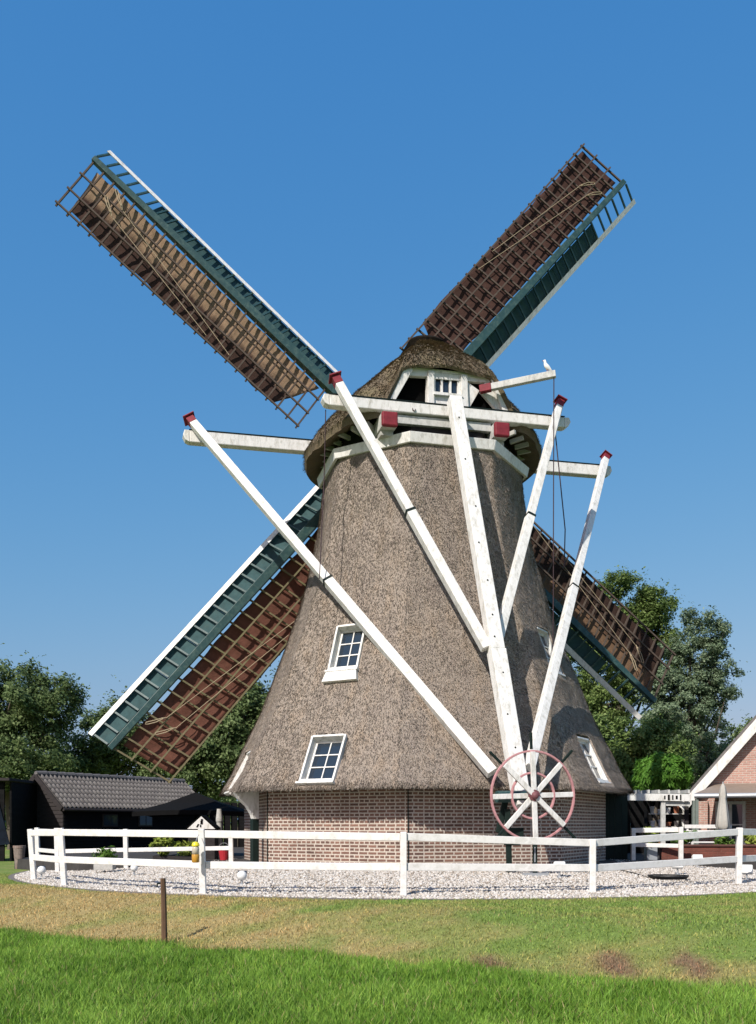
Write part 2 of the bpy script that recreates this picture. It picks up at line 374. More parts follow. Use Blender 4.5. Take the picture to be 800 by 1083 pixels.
def blades(name, n, sampler, hmin, hmax, wid, lean, mat, tint_k=1.0):
    x, y = sampler(n); n = len(x); z = ground_h(x, y)
    ang = rng.uniform(0, 2*np.pi, n); h = rng.uniform(hmin, hmax, n)*(.45+1.1*fbm(x, y, .5, 51))
    la = rng.uniform(0, 2*np.pi, n); ld = h*rng.uniform(.1, lean, n)
    dx, dy = np.cos(ang)*wid/2, np.sin(ang)*wid/2
    b0 = np.stack([x-dx, y-dy, z-.01], -1); b1 = np.stack([x+dx, y+dy, z-.01], -1)
    mid = .45; mx, my = x+np.cos(la)*ld*.3, y+np.sin(la)*ld*.3
    m0 = np.stack([mx-dx*.75, my-dy*.75, z+h*.55], -1); m1 = np.stack([mx+dx*.75, my+dy*.75, z+h*.55], -1)
    tp = np.stack([x+np.cos(la)*ld, y+np.sin(la)*ld, z+h], -1)
    vs = np.stack([b0, b1, m1, m0, tp], 1).reshape(-1, 3)
    k = np.arange(n)[:, None]*5
    idx = np.concatenate([k+0, k+1, k+2, k+0, k+2, k+3, k+3, k+2, k+4], 1).ravel()
    t1 = cover(x, y)*tint_k; q = rng.random(n); dead = (q < .035)[:, None]; yel = ((q > .035) & (q < .16))[:, None]
    t1 = np.where(dead, np.array([.36,.29,.14]), np.where(yel, t1*np.array([1.35,1.12,1.1]), t1)); t = np.repeat(t1, 5, axis=0)
    me = fast_mesh(name, vs, 3, idx, mat, t)
    o = link(name, me, (0,0,0), kind='stuff'); return o
BLADE = tint_mat('grass_blades', transl=.35, rough=.5, rnd=.38)
def samp_lawn(n):
    # density falls with distance from the viewer
    y = 6.0+9.5*rng.random(n)**1.15; x = rng.uniform(-1, 1, n)*(y*.43+1.0)
    s = bank_s(x, y)+(fbm(x, y, .9, 21)-.5)*.7; k = s < .35*rng.random(n)**2; return x[k], y[k]
def samp_bank(n):
    y = 7.5+15.5*rng.random(n); x = rng.uniform(-1, 1, n)*(y*.43+1.0)
    s = bank_s(x, y); r = np.hypot(x-AX.x, y-AX.y); k = (s > -.05) & (r > RG+.12); return x[k], y[k]
o = blades('lawn_grass', 260000, samp_lawn, .045, .13, .010, .85, BLADE, 1.15); tag(o, 'lush bright green lawn grass along the bottom of the picture', 'grass')
o = blades('bank_grass', 260000, samp_bank, .012, .042, .012, 1.6, BLADE, 1.15); tag(o, 'short mown grass on the bank, green mixed with dried brown', 'grass')

# gravel bed: half disc round the mill, kerb edging and loose pebbles
def gravel_bed():
    na, nr = 128, 26; vs = []; fs = []
    a0, a1 = rad(-112), rad(112)                         # angle from the camera-facing direction
    for i in range(na+1):
        a = a0+(a1-a0)*i/na
        for j in range(nr+1):
            r = 4.2+(RG-4.2)*j/nr; x = AX.x+r*math.sin(a); y = AX.y-r*math.cos(a); vs.append((x, y, float(mound(x, y))))
    for i in range(na):
        for j in range(nr): k = i*(nr+1)+j; fs.append((k, k+1, k+nr+2, k+nr+1))
    m, nt, b, out = new_mat('white_gravel'); L = nt.links.new
    tc = N(nt, 'ShaderNodeTexCoord'); vo = N(nt, 'ShaderNodeTexVoronoi', Scale=24.0); L(tc.outputs['Object'], vo.inputs['Vector'])
    wn = N(nt, 'ShaderNodeTexWhiteNoise', noise_dimensions='3D'); L(vo.outputs['Color'], wn.inputs['Vector'])
    r = ramp(nt, [(0, (.16,.135,.11)), (.25, (.36,.33,.29)), (.6, (.50,.465,.42)), (1, (.60,.57,.53))]); L(wn.outputs[0], r.inputs[0])
    L(r.outputs[0], b.inputs['Base Color']); b.inputs['Roughness'].default_value = .8
    bp = N(nt, 'ShaderNodeBump', Strength=1.0, Distance=.03, invert=True); L(vo.outputs['Distance'], bp.inputs['Height']); L(bp.outputs[0], b.inputs['Normal'])
    mb = MB(); mb.v = vs; mb.f = fs; mb.build('gravel_bed', m, kind='structure', origin=(0,0,0))
    kb = MB(); pts = []
    for i in range(121):
        a = a0+(a1-a0)*i/120; d = V((math.sin(a), -math.cos(a), 0)); z = GZ
        pts.append((V((AX.x, AX.y, z))+d*(RG-.01), V((AX.x, AX.y, z))+d*(RG+.11)))
    for (p, q), (p2, q2) in zip(pts, pts[1:]):
        dz = V((0,0,-.3)); up = V((0,0,.012))
        kb.hexa([p+dz, p2+dz, q2+dz, q+dz, p+up, p2+up, q2+up, q+up])
    kb.build('kerb_edging', CONC, kind='structure')
gravel_bed()
def pebbles(n):
    r = np.sqrt(rng.uniform(4.9**2, (RG-.02)**2, n)); a = rng.uniform(rad(-100), rad(100), n)
    x = AX.x+r*np.sin(a); y = AX.y-r*np.cos(a); z = mound(x, y)
    s = rng.uniform(.016, .036, n)*(1+.5*(rng.random(n) > .93))
    base = np.array([[1,0,0],[0,1,0],[-1,0,0],[0,-1,0],[0,0,.75],[0,0,-.75]])
    P = base[None]*s[:, None, None]*rng.uniform(.65, 1.25, (n, 6, 1)); th = rng.uniform(0, 6.28, n); c, q = np.cos(th)[:, None], np.sin(th)[:, None]
    X = P[..., 0]*c-P[..., 1]*q; Y = P[..., 0]*q+P[..., 1]*c
    vs = np.stack([X+x[:, None], Y+y[:, None], P[..., 2]+z[:, None]+.008], -1).reshape(-1, 3)
    fc = np.array([0,1,4, 1,2,4, 2,3,4, 3,0,4, 1,0,5, 2,1,5, 3,2,5, 0,3,5])
    idx = (np.arange(n)[:, None]*6+fc[None]).ravel()
    o = link('gravel', fast_mesh('gravel', vs, 3, idx, PEBBLE), (0,0,0), kind='stuff')
    tag(o, 'white and beige pebbles strewn over the round gravel bed', 'gravel')
pebbles(60000)

mb = MB(); mb.prism([V((-7.2,23.35,.72)), V((AX.x+9.9,23.35,.72)), V((18,26,.72)), V((18,40,.72)), V((-9.6,40,.72)), V((-9.6,25.6,.72))], (0,0,-.4))
mb.build('terrace_paving', M('dark_terrace_paving', (.045,.042,.04), .9, .3, 5, bump=.3), kind='structure')

# ------------------------------------------------------------------ windmill
PSI = .262; ROLL = .019
u0 = V((math.cos(PSI), math.sin(PSI), 0)); n0 = V((math.sin(PSI), -math.cos(PSI), 0)); o0 = V((1.019, 26.093, 9.9)); c0 = o0+n0*1.12
def roll(p): c, s = math.cos(ROLL), math.sin(ROLL); return V((c*p.x-s*p.z, p.y, s*p.x+c*p.z))
def unroll(p): c, s = math.cos(ROLL), math.sin(ROLL); return V((c*p.x+s*p.z, p.y, -s*p.x+c*p.z))
def cap(s, r, h):
    """cap frame: s across, r to the rear (towards the viewer), h height above eye level"""
    p = c0+u0*s+n0*r; p.z = h; p = roll(p); p.z += E; return p
def cap_px(px, py, r):
    d = unroll(V(((px-400)/F, 1, (HZ-py)/F))); t = (r+n0.dot(c0))/n0.dot(d); p = d*t
    return u0.dot(p-V((c0.x, c0.y, 0))), p.z
def mid_px(px, py, s=0.0):
    d = unroll(V(((px-400)/F, 1, (HZ-py)/F))); t = (s+u0.dot(V((c0.x, c0.y, 0))))/u0.dot(d); p = d*t
    return n0.dot(p-V((c0.x, c0.y, 0))), p.z
U = (roll(u0)); NN = roll(n0); UP = roll(V((0,0,1)))

mill = thing('windmill', 'thatched octagonal windmill with four dark sails and white tail poles', 'windmill', (AX.x, AX.y, .68))

# tower profile from the picture's silhouettes
OFF = -8.0
def prof_pt(y, w):
    R = w/F*25/math.sqrt(1+(w/F)**2); return (E+(HZ-y)/F*(25-R*R/25), R)
PROF = sorted([prof_pt(*q) for q in ((505,107),(545,112),(575,117.5),(602,124),(640,135),(690,154),(727,169),(750,178),(795,202),(818,213),(838,226.5))])
ZS = [p[0] for p in PROF]; RS = [p[1] for p in PROF]
ZT = PROF[-1][0]; ZB = PROF[0][0]
def Rz(z): return float(np.interp(z, ZS, RS))
OCT_SOFT = .30
def octf(a, soft=OCT_SOFT):
    """radius factor of a soft-cornered octagon; a in degrees from the viewer's direction"""
    t = np.radians((np.asarray(a)-OFF) % 45-22.5); o = math.cos(math.pi/8)/np.cos(t)
    return o*(1-soft)+soft*.975
def tw(a, z, dr=0.0, soft=OCT_SOFT):
    R = Rz(z)*float(octf(a, soft))+dr; t = rad(a); return V((AX.x+R*math.sin(t), AX.y-R*math.cos(t), z))

WINS = []   # thatch windows: (angle, s0, s1, z0, z1) kept free of reed ends
def face_frame(a, zc):
    """local frame of a tower face at height zc: across, up the slope, outward"""
    t = rad(a); out = V((math.sin(t), -math.cos(t), 0)); acr = V((math.cos(t), math.sin(t), 0))
    k = float(octf(a)); d0, d1 = Rz(zc-.45)*k, Rz(zc+.45)*k
    upv = (V((0,0,.9))+out*(d1-d0)).normalized(); nrm = acr.cross(upv); nrm = nrm if nrm.dot(out) > 0 else -nrm
    return AX+V((0,0,zc))+out*((d0+d1)/2), acr, upv, nrm
def thatch_tower():
    mb = MB(); na = 288; zz = np.concatenate([np.linspace(ZB, ZB+1.2, 16), np.linspace(ZB+1.28, ZT, 84)])
    rows = []
    def P(a, z, dr):
        n = (vn(a, z)-.5); q = tw(a, z, dr+n*.07)
        for (wa, p, acr, upv, hw, hh) in WINS:
            if abs((a-wa+180) % 360-180) < 40:
                d = q-p
                if abs(d.dot(acr)) < hw-.015 and abs(d.dot(upv)) < hh-.015: return tw(a, z, dr-.42)
        return q
    def vnv(a, z):
        t = np.radians(a); x = AX.x+4*np.sin(t); y = 4*np.cos(t); return fbm(x*1.3+z*.3, y*1.3+z*1.1, 1.3, 61)
    def vn(a, z): return float(vnv(np.array(a), np.array(z)))
    # underside, eave lip, outside
    allr = [[(lambda a: tw(a, ZB+.12, -.75)) , None]]
    vs = []
    for i in range(na): vs.append(tw(360*i/na, ZB+.06, -.95))
    for i in range(na):
        a = 360*i/na; vs.append(tw(a, ZB+.02+(vn(a*3, 2)-.5)*.05, -.10))
    for z in zz:
        for i in range(na): a = 360*i/na; vs.append(P(a, z, -.03 if z == zz[0] else 0))
    fs = []
    for j in range(len(zz)+1):
        for i in range(na): k = (i+1) % na; fs.append((j*na+i, j*na+k, (j+1)*na+k, (j+1)*na+i))
    b = mb.add(vs, fs)
    # reed ends: thin slivers hanging down the slope
    n = 150000; out_v = []; 
    a = rng.uniform(-112, 112, n); z = ZB+(ZT-ZB)*rng.random(n)**1.25
    R = np.interp(z, ZS, RS); fx = octf(a); r = R*fx+(vnv(a, z)-.5)*.07
    t = np.radians(a); x = AX.x+r*np.sin(t); y = AX.y-r*np.cos(t)
    keep = np.ones(n, bool)
    for (wa, p, acr, upv, hw, hh) in WINS:
        d = np.stack([x-p.x, y-p.y, z-p.z], -1); keep &= ~((np.abs(d@np.array(acr)) < hw+.03) & (np.abs(d@np.array(upv)) < hh+.1) & (np.abs(((a-wa+180) % 360)-180) < 40))
    dR = (np.interp(z+.1, ZS, RS)-np.interp(z-.1, ZS, RS))/.2
    L = rng.uniform(.035, .085, n); w = rng.uniform(.005, .012, n); lift = rng.uniform(.006, .026, n); sl = rng.normal(0, .14, n)
    oc = np.stack([np.sin(t), -np.cos(t), 0*t], -1); ac = np.stack([np.cos(t), np.sin(t), 0*t], -1)
    dn = np.stack([-dR*np.sin(t), dR*np.cos(t), -np.ones(n)], -1); dn /= np.linalg.norm(dn, axis=1)[:, None]; dn = dn+ac*sl[:, None]
    p = np.stack([x, y, z], -1)-oc*.02
    tipz = p+dn*L[:, None]+oc*(lift+.02)[:, None]
    v3 = np.stack([p-ac*w[:, None], p+ac*w[:, None], tipz+ac*w[:, None]*.6, tipz-ac*w[:, None]*.6], 1)[keep]
    # ragged fringe along the eave
    m = 9000; a2 = rng.uniform(-112, 112, m); t2 = np.radians(a2); r2 = RS[0]*octf(a2)+rng.uniform(-.16, .0, m)
    p2 = np.stack([AX.x+r2*np.sin(t2), AX.y-r2*np.cos(t2), ZB+rng.uniform(.0, .06, m)], -1); ac2 = np.stack([np.cos(t2), np.sin(t2), 0*t2], -1)
    tp2 = p2+np.stack([np.sin(t2)*.02, -np.cos(t2)*.02, -rng.uniform(.03, .10, m)], -1)
    v4 = np.stack([p2-ac2*.008, p2+ac2*.008, tp2+ac2*.004, tp2-ac2*.004], 1)
    v = np.concatenate([v3, v4]).reshape(-1, 3); k0 = len(mb.v)
    mb.v += [tuple(q) for q in v.tolist()]; mb.f += [(k0+4*i, k0+4*i+1, k0+4*i+2, k0+4*i+3) for i in range(len(v)//4)]
    return mb.build('thatched_tower', THATCH, mill, smooth=False)

def tower_window(a, px, py, width, height, skirt=False, label=None, s_at=None, pr=.05):
    # find the spot on the face seen at this pixel
    zc = 5.0
    for _ in range(8):
        p, acr, upv, nrm = face_frame(a, zc); d = V(((px-400)/F, 1, (HZ-py)/F)); e = V((0,0,E))
        t = nrm.dot(p-e)/nrm.dot(d); q = e+d*t; zc = q.z
    p, acr, upv, nrm = face_frame(a, zc); q = p+acr*(max(-.75, min(.75, acr.dot(q-p))) if s_at is None else s_at)
    hw, hh = width/2, height/2
    WINS.append((a, q, acr, upv, hw, hh))
    def L(s, v, o): return q+acr*s+upv*v+nrm*o
    bar = lambda mb, s0, s1, v0, v1, o0, o1: mb.hexa([L(s0,v0,o0), L(s1,v0,o0), L(s1,v1,o0), L(s0,v1,o0), L(s0,v0,o1), L(s1,v0,o1), L(s1,v1,o1), L(s0,v1,o1)])
    f = MB(); ft = .05
    bar(f, -hw, -hw+ft, -hh, hh, -.30, pr); bar(f, hw-ft, hw, -hh, hh, -.30, pr)
    bar(f, -hw+ft, hw-ft, hh-ft, hh, -.30, pr+.02); bar(f, -hw+ft, hw-ft, -hh, -hh+ft+.02, -.30, pr+.01)
    w = f.build('window', WHITE, mill, bevel=.006, label=label)
    sh = MB(); st = .05; i0, i1, j0, j1 = -hw+ft, hw-ft, -hh+ft+.02, hh-ft; g = -.15; o1 = -.12
    bar(sh, i0, i0+st, j0, j1, g, o1); bar(sh, i1-st, i1, j0, j1, g, o1); bar(sh, i0+st, i1-st, j1-st, j1, g, o1); bar(sh, i0+st, i1-st, j0, j0+st+.03, g, o1)
    m = .013; c = (i0+i1)/2; bar(sh, c-m, c+m, j0+st+.03, j1-st, g+.005, o1-.004)
    for k in (1, 2):
        v = j0+.08+(j1-j0-.13)*k/3; bar(sh, i0+st, c-m, v-m, v+m, g+.005, o1-.004); bar(sh, c+m, i1-st, v-m, v+m, g+.005, o1-.004)
    sh.build('sash', WHITE, w)
    gl = MB(); bar(gl, i0+st-.01, i1-st+.01, j0+st, j1-st+.01, -.17, -.147); gl.build('pane', GLASS, w)
    sl = MB(); bar(sl, -hw-.03, hw+.03, -hh-.05, -hh-.003, -.1, pr+.05)
    if skirt:
        b0 = -hh-.055; sl.hexa([L(-hw-.06,b0-.24,-.02), L(hw+.06,b0-.24,-.02), L(hw+.0,b0,-.02), L(-hw-.0,b0,-.02), L(-hw-.06,b0-.24,.09), L(hw+.06,b0-.24,.09), L(hw,b0,.09), L(-hw,b0,.09)])
    sl.build('sill', WHITE, w, bevel=.006)
FA, FB, FC = OFF-22.5, OFF+67.5, OFF-67.5
tower_window(FA, 368, 685, .80, 1.15, True)
tower_window(FA, 342, 803, .90, 1.16)
tower_window(FB, 583, 688, .80, 1.15, pr=-.04)
tower_window(FB, 629, 803, .90, 1.16, pr=-.04)
tower_window(FC, 238, 822, .90, 1.10, s_at=.75, pr=-.05)
thatch_tower()

def octo_ring(name, mat, z0, z1, r0, r1, thick=.08, off=OFF, parent=mill, bevel=.01, label=None):
    mb = MB()
    c = lambda r, i, z: V((AX.x+r*math.sin(rad(off+45*i)), AX.y-r*math.cos(rad(off+45*i)), z))
    for i in range(8):
        mb.hexa([c(r0-thick,i,z0), c(r0-thick,i+1,z0), c(r0,i+1,z0), c(r0,i,z0), c(r1-thick,i,z1), c(r1-thick,i+1,z1), c(r1,i+1,z1), c(r1,i,z1)])
    return mb.build(name, mat, parent, bevel=bevel, label=label)
octo_ring('band_board', WHITE, ZT-.03, ZT+.20, 2.70, 2.75)
octo_ring('cap_ring', GREYB, ZT+.203, ZT+.72, 2.28, 2.28, .3)  # dark colour stands in for the shadow gap between band and beams
# brick base
mb = MB(); c = lambda r, i, z: V((AX.x+r*math.sin(rad(OFF+2+45*i)), AX.y-r*math.cos(rad(OFF+2+45*i)), z))
for i in range(8): mb.quad(c(4.66,i,.35), c(4.66,i+1,.35), c(4.66,i+1,2.75), c(4.66,i,2.75))
o = mb.build('brick_base', BRICK, mill); set_uv(o, wall_uv)
mb = MB()
for px in (291, 441):
    a = OFF+2+45*(-1 if px == 291 else 0); d = V((math.sin(rad(a)), -math.cos(rad(a)), 0)); p = AX+d*4.68
    mb = MB(); mb.tube([V((p.x,p.y,.6)), V((p.x,p.y,2.6))], .012, 6); mb.build('lightning_wire', DKGREEN, mill)
# white corner bracket on a dark post at the left corner
a = rad(OFF-50); d = V((math.sin(a), -math.cos(a), 0)); tt = V((math.cos(a), math.sin(a), 0)); p = AX+d*4.70
mb = MB(); mb.beam(p+V((0,0,.55)), p+V((0,0,1.75)), .16, .16, up=d); mb.build('corner_post', DKGREEN, mill, bevel=.01)
mb = MB(); prof = [(0,1.752),(0,2.40),(.62,2.40),(.50,2.22),(.30,2.05),(.17,1.85),(.14,1.752)]
mb.prism([p-tt*.08+d*(r-.08)+V((0,0,z)) for r, z in prof], tt*.16); mb.build('corner_bracket', WHITE, mill, bevel=.01)
# dark green door leaf standing open at the right corner
mb = MB(); y0 = 25.2; x0, x1 = (636.5-400)/F*y0, (664-400)/F*y0
for k in range(4):
    xa = x0+(x1-x0)*k/4; mb.box(((xa+(x1-x0)/8), y0, 1.55), ((x1-x0)/4-.008, .045, 1.75))
mb.box(((x0+x1)/2, y0+.04, 1.0), ((x1-x0), .03, .12)); mb.box(((x0+x1)/2, y0+.04, 2.1), ((x1-x0), .03, .12))
mb.build('door', DKGREEN, mill, label='dark green plank door leaf standing open')

# ---- cap
RIDGE_H = 12.10; R0, R1 = -1.25, .55
HOODP = [(f_, *cap_px(px_, py_, 2.12), 2.12) for f_, px_, py_ in ((-1,402,436),(-.58,426,387.5),(-.3,447,385),(0,472,386),(.3,498,390.5),(.58,524,398),(1,549,446))]
def hood(f):
    """f in -1..1 along the rear edge of the thatch over the gable: up the side, across, down"""
    s_, h_, r_ = [], [], []
    pts = HOODP
    fs = [q[0] for q in pts]; return tuple(float(np.interp(f, fs, [q[i] for q in pts])) for i in (1, 2, 3))
def cap_thatch():
    mb = MB(); na, nv = 144, 22; PG = 38.0
    outer = []; 
    for i in range(na):
        ph = -180+360*i/na                                # 0 = rear
        t = rad(ph); s, r = math.sin(t), math.cos(t)
        if abs(ph) <= PG:
            bs, bh, br = hood(ph/PG)
        else:
            br = 3.02*r; bs = 3.04*s; k = smooth((abs(ph)-PG)/40.0); bh = 9.60*(1-k)+9.30*k
            if abs(ph) < PG+14:
                q = (abs(ph)-PG)/14; hs, hh, hr = hood(math.copysign(1, ph)); bs = hs*(1-q)+bs*q; br = hr*(1-q)+br*q
        rr = min(max(br*.6, R0), R1); ts = .20*s; tr = rr+.12*r; th = RIDGE_H
        for j in range(nv+1):
            v = j/nv; ss = bs+(ts-bs)*v; r2 = br+(tr-br)*v
            hh = bh+(th-bh)*v+.20*math.sin(math.pi*v)
            # rounded brow at the eave
            ss *= 1+.05*math.sin(math.pi*min(1, v*2.4)); r2 = tr+(r2-tr)*(1+.04*math.sin(math.pi*min(1, v*2.4)))
            nz = float(fbm(np.array(ss*2+hh), np.array(r2*2+hh*.7), 1.1, 71))-.5
            outer.append((ss*(1+nz*.03), r2*(1+nz*.03), hh+nz*.10))
    col = lambda i, j: (i % na)*(nv+1)+j
    vs = [cap(*q) for q in outer]; fs = [(col(i,j), col(i+1,j), col(i+1,j+1), col(i,j+1)) for i in range(na) for j in range(nv)]
    # lip and underside
    b = len(vs)
    for i in range(na):
        s, r, h = outer[i*(nv+1)]; ph = abs(-180+360*i/na); d = 1 if ph > PG else .0
        vs.append(cap(s*.985, r*.985, h-.16 if d else h-.07)); vs.append(cap(s*.84, r*(.84 if d else .90), h+.02 if d else h+.02)); vs.append(cap(s*.72 if d else s*.9, r*.72 if d else r*.8, h+.40 if d else h+.2))
    for i in range(na):
        k = (i+1) % na
        fs.append((col(k,0), col(i,0), b+3*i, b+3*k)); fs.append((b+3*k, b+3*i, b+3*i+1, b+3*k+1)); fs.append((b+3*k+1, b+3*i+1, b+3*i+2, b+3*k+2))
    mb.add(vs, fs)
    tops = [vs[col(i,nv)] for i in range(na)]; mb.add(tops, [tuple(range(na))])
    # reed ends
    O = np.array(outer).reshape(na, nv+1, 3); n = 42000; fi = rng.uniform(0, na, n); fj = rng.random(n)**1.2*(nv-1)+.2
    i0 = fi.astype(int) % na; i1 = (i0+1) % na; j0 = fj.astype(int); gi_ = (fi-fi.astype(int))[:, None]; gj = (fj-j0)[:, None]
    A = O[i0,j0]*(1-gi_)+O[i1,j0]*gi_; B = O[i0,j0+1]*(1-gi_)+O[i1,j0+1]*gi_; pos = A+(B-A)*gj
    dn = A-B; dn /= np.linalg.norm(dn, axis=1)[:, None]; ac = O[i1,j0]-O[i0,j0]; ac /= np.linalg.norm(ac, axis=1)[:, None]
    nm = np.cross(ac, dn); sg = np.sign(np.sum(nm*(pos-np.array([0,0,10.2])), 1)); nm *= sg[:, None]
    L = rng.uniform(.05, .13, n)[:, None]; w = rng.uniform(.006, .014, n)[:, None]; lf = rng.uniform(.01, .045, n)[:, None]; dn = dn+ac*rng.normal(0, .15, n)[:, None]
    tip = pos+dn*L+nm*lf; pos = pos-nm*.02
    q = np.stack([pos-ac*w, pos+ac*w, tip+ac*w*.5, tip-ac*w*.5], 1).reshape(-1, 3)
    k0 = len(mb.v); mb.v += [tuple(cap(*p)) for p in q.tolist()]; mb.f += [(k0+4*i, k0+4*i+1, k0+4*i+2, k0+4*i+3) for i in range(n)]
    return mb.build('cap', CAPTHATCH, mill, label='mossy brown thatched cap')
capo = cap_thatch()
# dark ridge capping with a small upper tier
mb = MB()
def ridge_loop(w, r0, r1, h):
    pts = []
    for k in range(24):
        t = 2*math.pi*k/24; pts.append(cap(w*math.sin(t), (r1 if math.cos(t) > 0 else r0)+w*math.cos(t)*.8, h))
    return pts
lo = [ridge_loop(.44, R0, R1, RIDGE_H-.12), ridge_loop(.50, R0, R1, RIDGE_H+.0), ridge_loop(.44, R0+.02, R1-.02, RIDGE_H+.07), ridge_loop(.27, R0+.2, R1-.25, RIDGE_H+.12), ridge_loop(.27, R0+.25, R1-.3, RIDGE_H+.27)]
vs = [p for l in lo for p in l]; fs = [(j*24+i, j*24+(i+1) % 24, (j+1)*24+(i+1) % 24, (j+1)*24+i) for j in range(4) for i in range(24)]+[tuple(4*24+i for i in range(24))]
mb.add(vs, fs); mb.build('ridge_capping', RIDGE, capo)
# soffit boards under the cap eave: radial ribs over a dark floor
mb = MB()
for i in range(40):
    ph = -180+9*i
    if abs(ph) < 36: continue
    t = rad(ph); s, r = math.sin(t), math.cos(t)
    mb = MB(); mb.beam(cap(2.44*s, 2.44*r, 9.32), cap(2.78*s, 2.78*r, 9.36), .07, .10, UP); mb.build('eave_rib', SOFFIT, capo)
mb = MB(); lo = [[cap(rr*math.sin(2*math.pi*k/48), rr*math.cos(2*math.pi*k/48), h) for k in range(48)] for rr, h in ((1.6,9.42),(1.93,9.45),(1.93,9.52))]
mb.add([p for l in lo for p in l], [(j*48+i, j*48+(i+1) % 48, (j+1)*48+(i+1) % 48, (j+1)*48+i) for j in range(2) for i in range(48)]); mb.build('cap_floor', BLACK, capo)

# rear gable, laid out on its own plane
RGB = 2.02
def gp(px, py, r): s, h = cap_px(px, py, r); return (s, h)
def g8(x, y): return (400+x/5.333, 380+y/5.333)
def plate(mb, poly, r0, r1):   # polygon in pixel coords of the enlarged gable view -> slab between r0 and r1
    sh = [gp(*g8(*q), RGB) for q in poly]
    mb.prism([cap(s, r1, h) for s, h in sh], NN*(r0-r1))
mb = MB()
plate(mb, [(40,262),(165,40),(400,20),(640,95),(760,330)], 1.75, 1.80); mb.build('gable_back', BLACK, capo)  # shade inside the gable openings, coloured in as a near-black sheet
mb = MB()
plate(mb, [(280,60),(322,64),(320,268),(278,262)], 1.85, 1.99)
plate(mb, [(462,80),(506,86),(510,300),(470,292)], 1.85, 1.99)
plate(mb, [(322,66),(462,82),(462,106),(322,98)], 1.85, 1.975)
plate(mb, [(320,190),(468,208),(470,290),(320,268)], 1.85, 1.975)
plate(mb, [(165,34),(640,84),(646,126),(506,118),(506,86),(280,60),(280,92),(178,86)], 1.85, 1.982)
plate(mb, [(88,240),(278,257),(278,296),(70,280)], 1.85, 1.982)
plate(mb, [(510,290),(700,302),(720,340),(510,320)], 1.85, 1.982)
plate(mb, [(506,118),(578,170),(510,288)], 1.87, 1.96)
plate(mb, [(606,124),(646,126),(705,300),(690,300),(585,178)], 1.87, 1.968)
mb.build('gable', WHITE, capo, bevel=.006, label='white boarded rear gable with dark openings')
for poly in ([(160,36),(196,60),(80,262),(60,278),(36,268),(28,248)], [(634,110),(672,120),(762,312),(752,340),(728,342),(716,330)]):
    mb = MB(); plate(mb, poly, 1.9, 2.06); mb.build('bargeboard', WHITE, capo, bevel=.008)
for poly in ([(284,60),(318,64),(318,288),(308,300),(292,298),(284,286)], [(470,82),(504,88),(512,304),(502,318),(484,318),(474,306)]):
    mb = MB(); plate(mb, poly, 1.992, 2.03); mb.build('gable_post', WHITE, capo, bevel=.008)
mb = MB(); plate(mb, [(318,98),(470,108),(470,200),(318,186)], 1.86, 1.90); gl = mb.build('gable_window', GLASS, capo)
mb = MB()
for x in (318, 360, 408, 454): plate(mb, [(x,98+(x-318)*.07),(x+12,99+(x-318)*.07),(x+12,188+(x-318)*.09),(x,187+(x-318)*.09)], 1.902, 1.955)
plate(mb, [(320,94),(468,106),(468,116),(320,104)], 1.957, 1.98); plate(mb, [(316,184),(470,200),(480,216),(312,200)], 1.90, 2.06)
mb.build('window_frame', WHITE, gl, bevel=.004)
mb = MB(); s, h = gp(*g8(198,285), 2.32); mb.tube([cap(s, 2.27, h+.09), cap(s, 2.30, h), cap(s+.05, 2.31, h-.02), cap(s+.06, 2.31, h+.03)], .012, 6); mb.build('hook', DROPE, capo)

def endcap(name, a, b, size, parent):
    mb = MB(); mb.beam(a, b, size, size, up=NN); return mb.build(name, RED, parent, bevel=.008)
# cross beams
def cross(r, h, L, w, hh, mat):
    mb = MB(); n = 10
    mb.beam(cap(-L, r, h), cap(L, r, h), w, hh, UP); o = mb.build('cross_beam', mat, mill, bevel=.02)
    for sg in (-1, 1):    # rounded dark-capped nose at each end
        q = MB(); q.prism([cap(sg*(L+.003), r-w/2, h-hh*.5), cap(sg*(L+.10), r-w/2, h-hh*.34), cap(sg*(L+.16), r-w/2, h+.02), cap(sg*(L+.12), r-w/2, h+hh*.5), cap(sg*(L+.003), r-w/2, h+hh*.5)], NN*w); q.build('beam_nose', mat, o, bevel=.01)
    m2 = MB(); m2.beam(cap(-L, r, h+hh/2+.012), cap(L, r, h+hh/2+.012), w+.03, .018, UP); m2.build('lead_flashing', DKGREEN, o)
    return o
cross(-1.12, 9.9, 5.82, .27, .30, WHITE)
cross(2.16, 9.69, 2.92, .26, .25, WHITE)
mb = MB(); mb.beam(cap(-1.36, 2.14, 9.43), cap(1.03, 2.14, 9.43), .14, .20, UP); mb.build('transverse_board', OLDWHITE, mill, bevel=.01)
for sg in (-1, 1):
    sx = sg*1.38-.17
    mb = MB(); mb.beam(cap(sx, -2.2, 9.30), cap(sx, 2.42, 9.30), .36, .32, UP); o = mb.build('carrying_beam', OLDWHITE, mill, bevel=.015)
    mb = MB(); mb.beam(cap(sx, 2.36, 9.30), cap(sx, 2.50, 9.30), .37, .325, UP); mb.build('red_beam_end', RED, o, bevel=.03)
    mb = MB(); mb.beam(cap(sx, 1.2, 9.07), cap(sx, 2.2, 9.08), .30, .12, UP); mb.build('beam_packing', SOFFIT, o, bevel=.01)

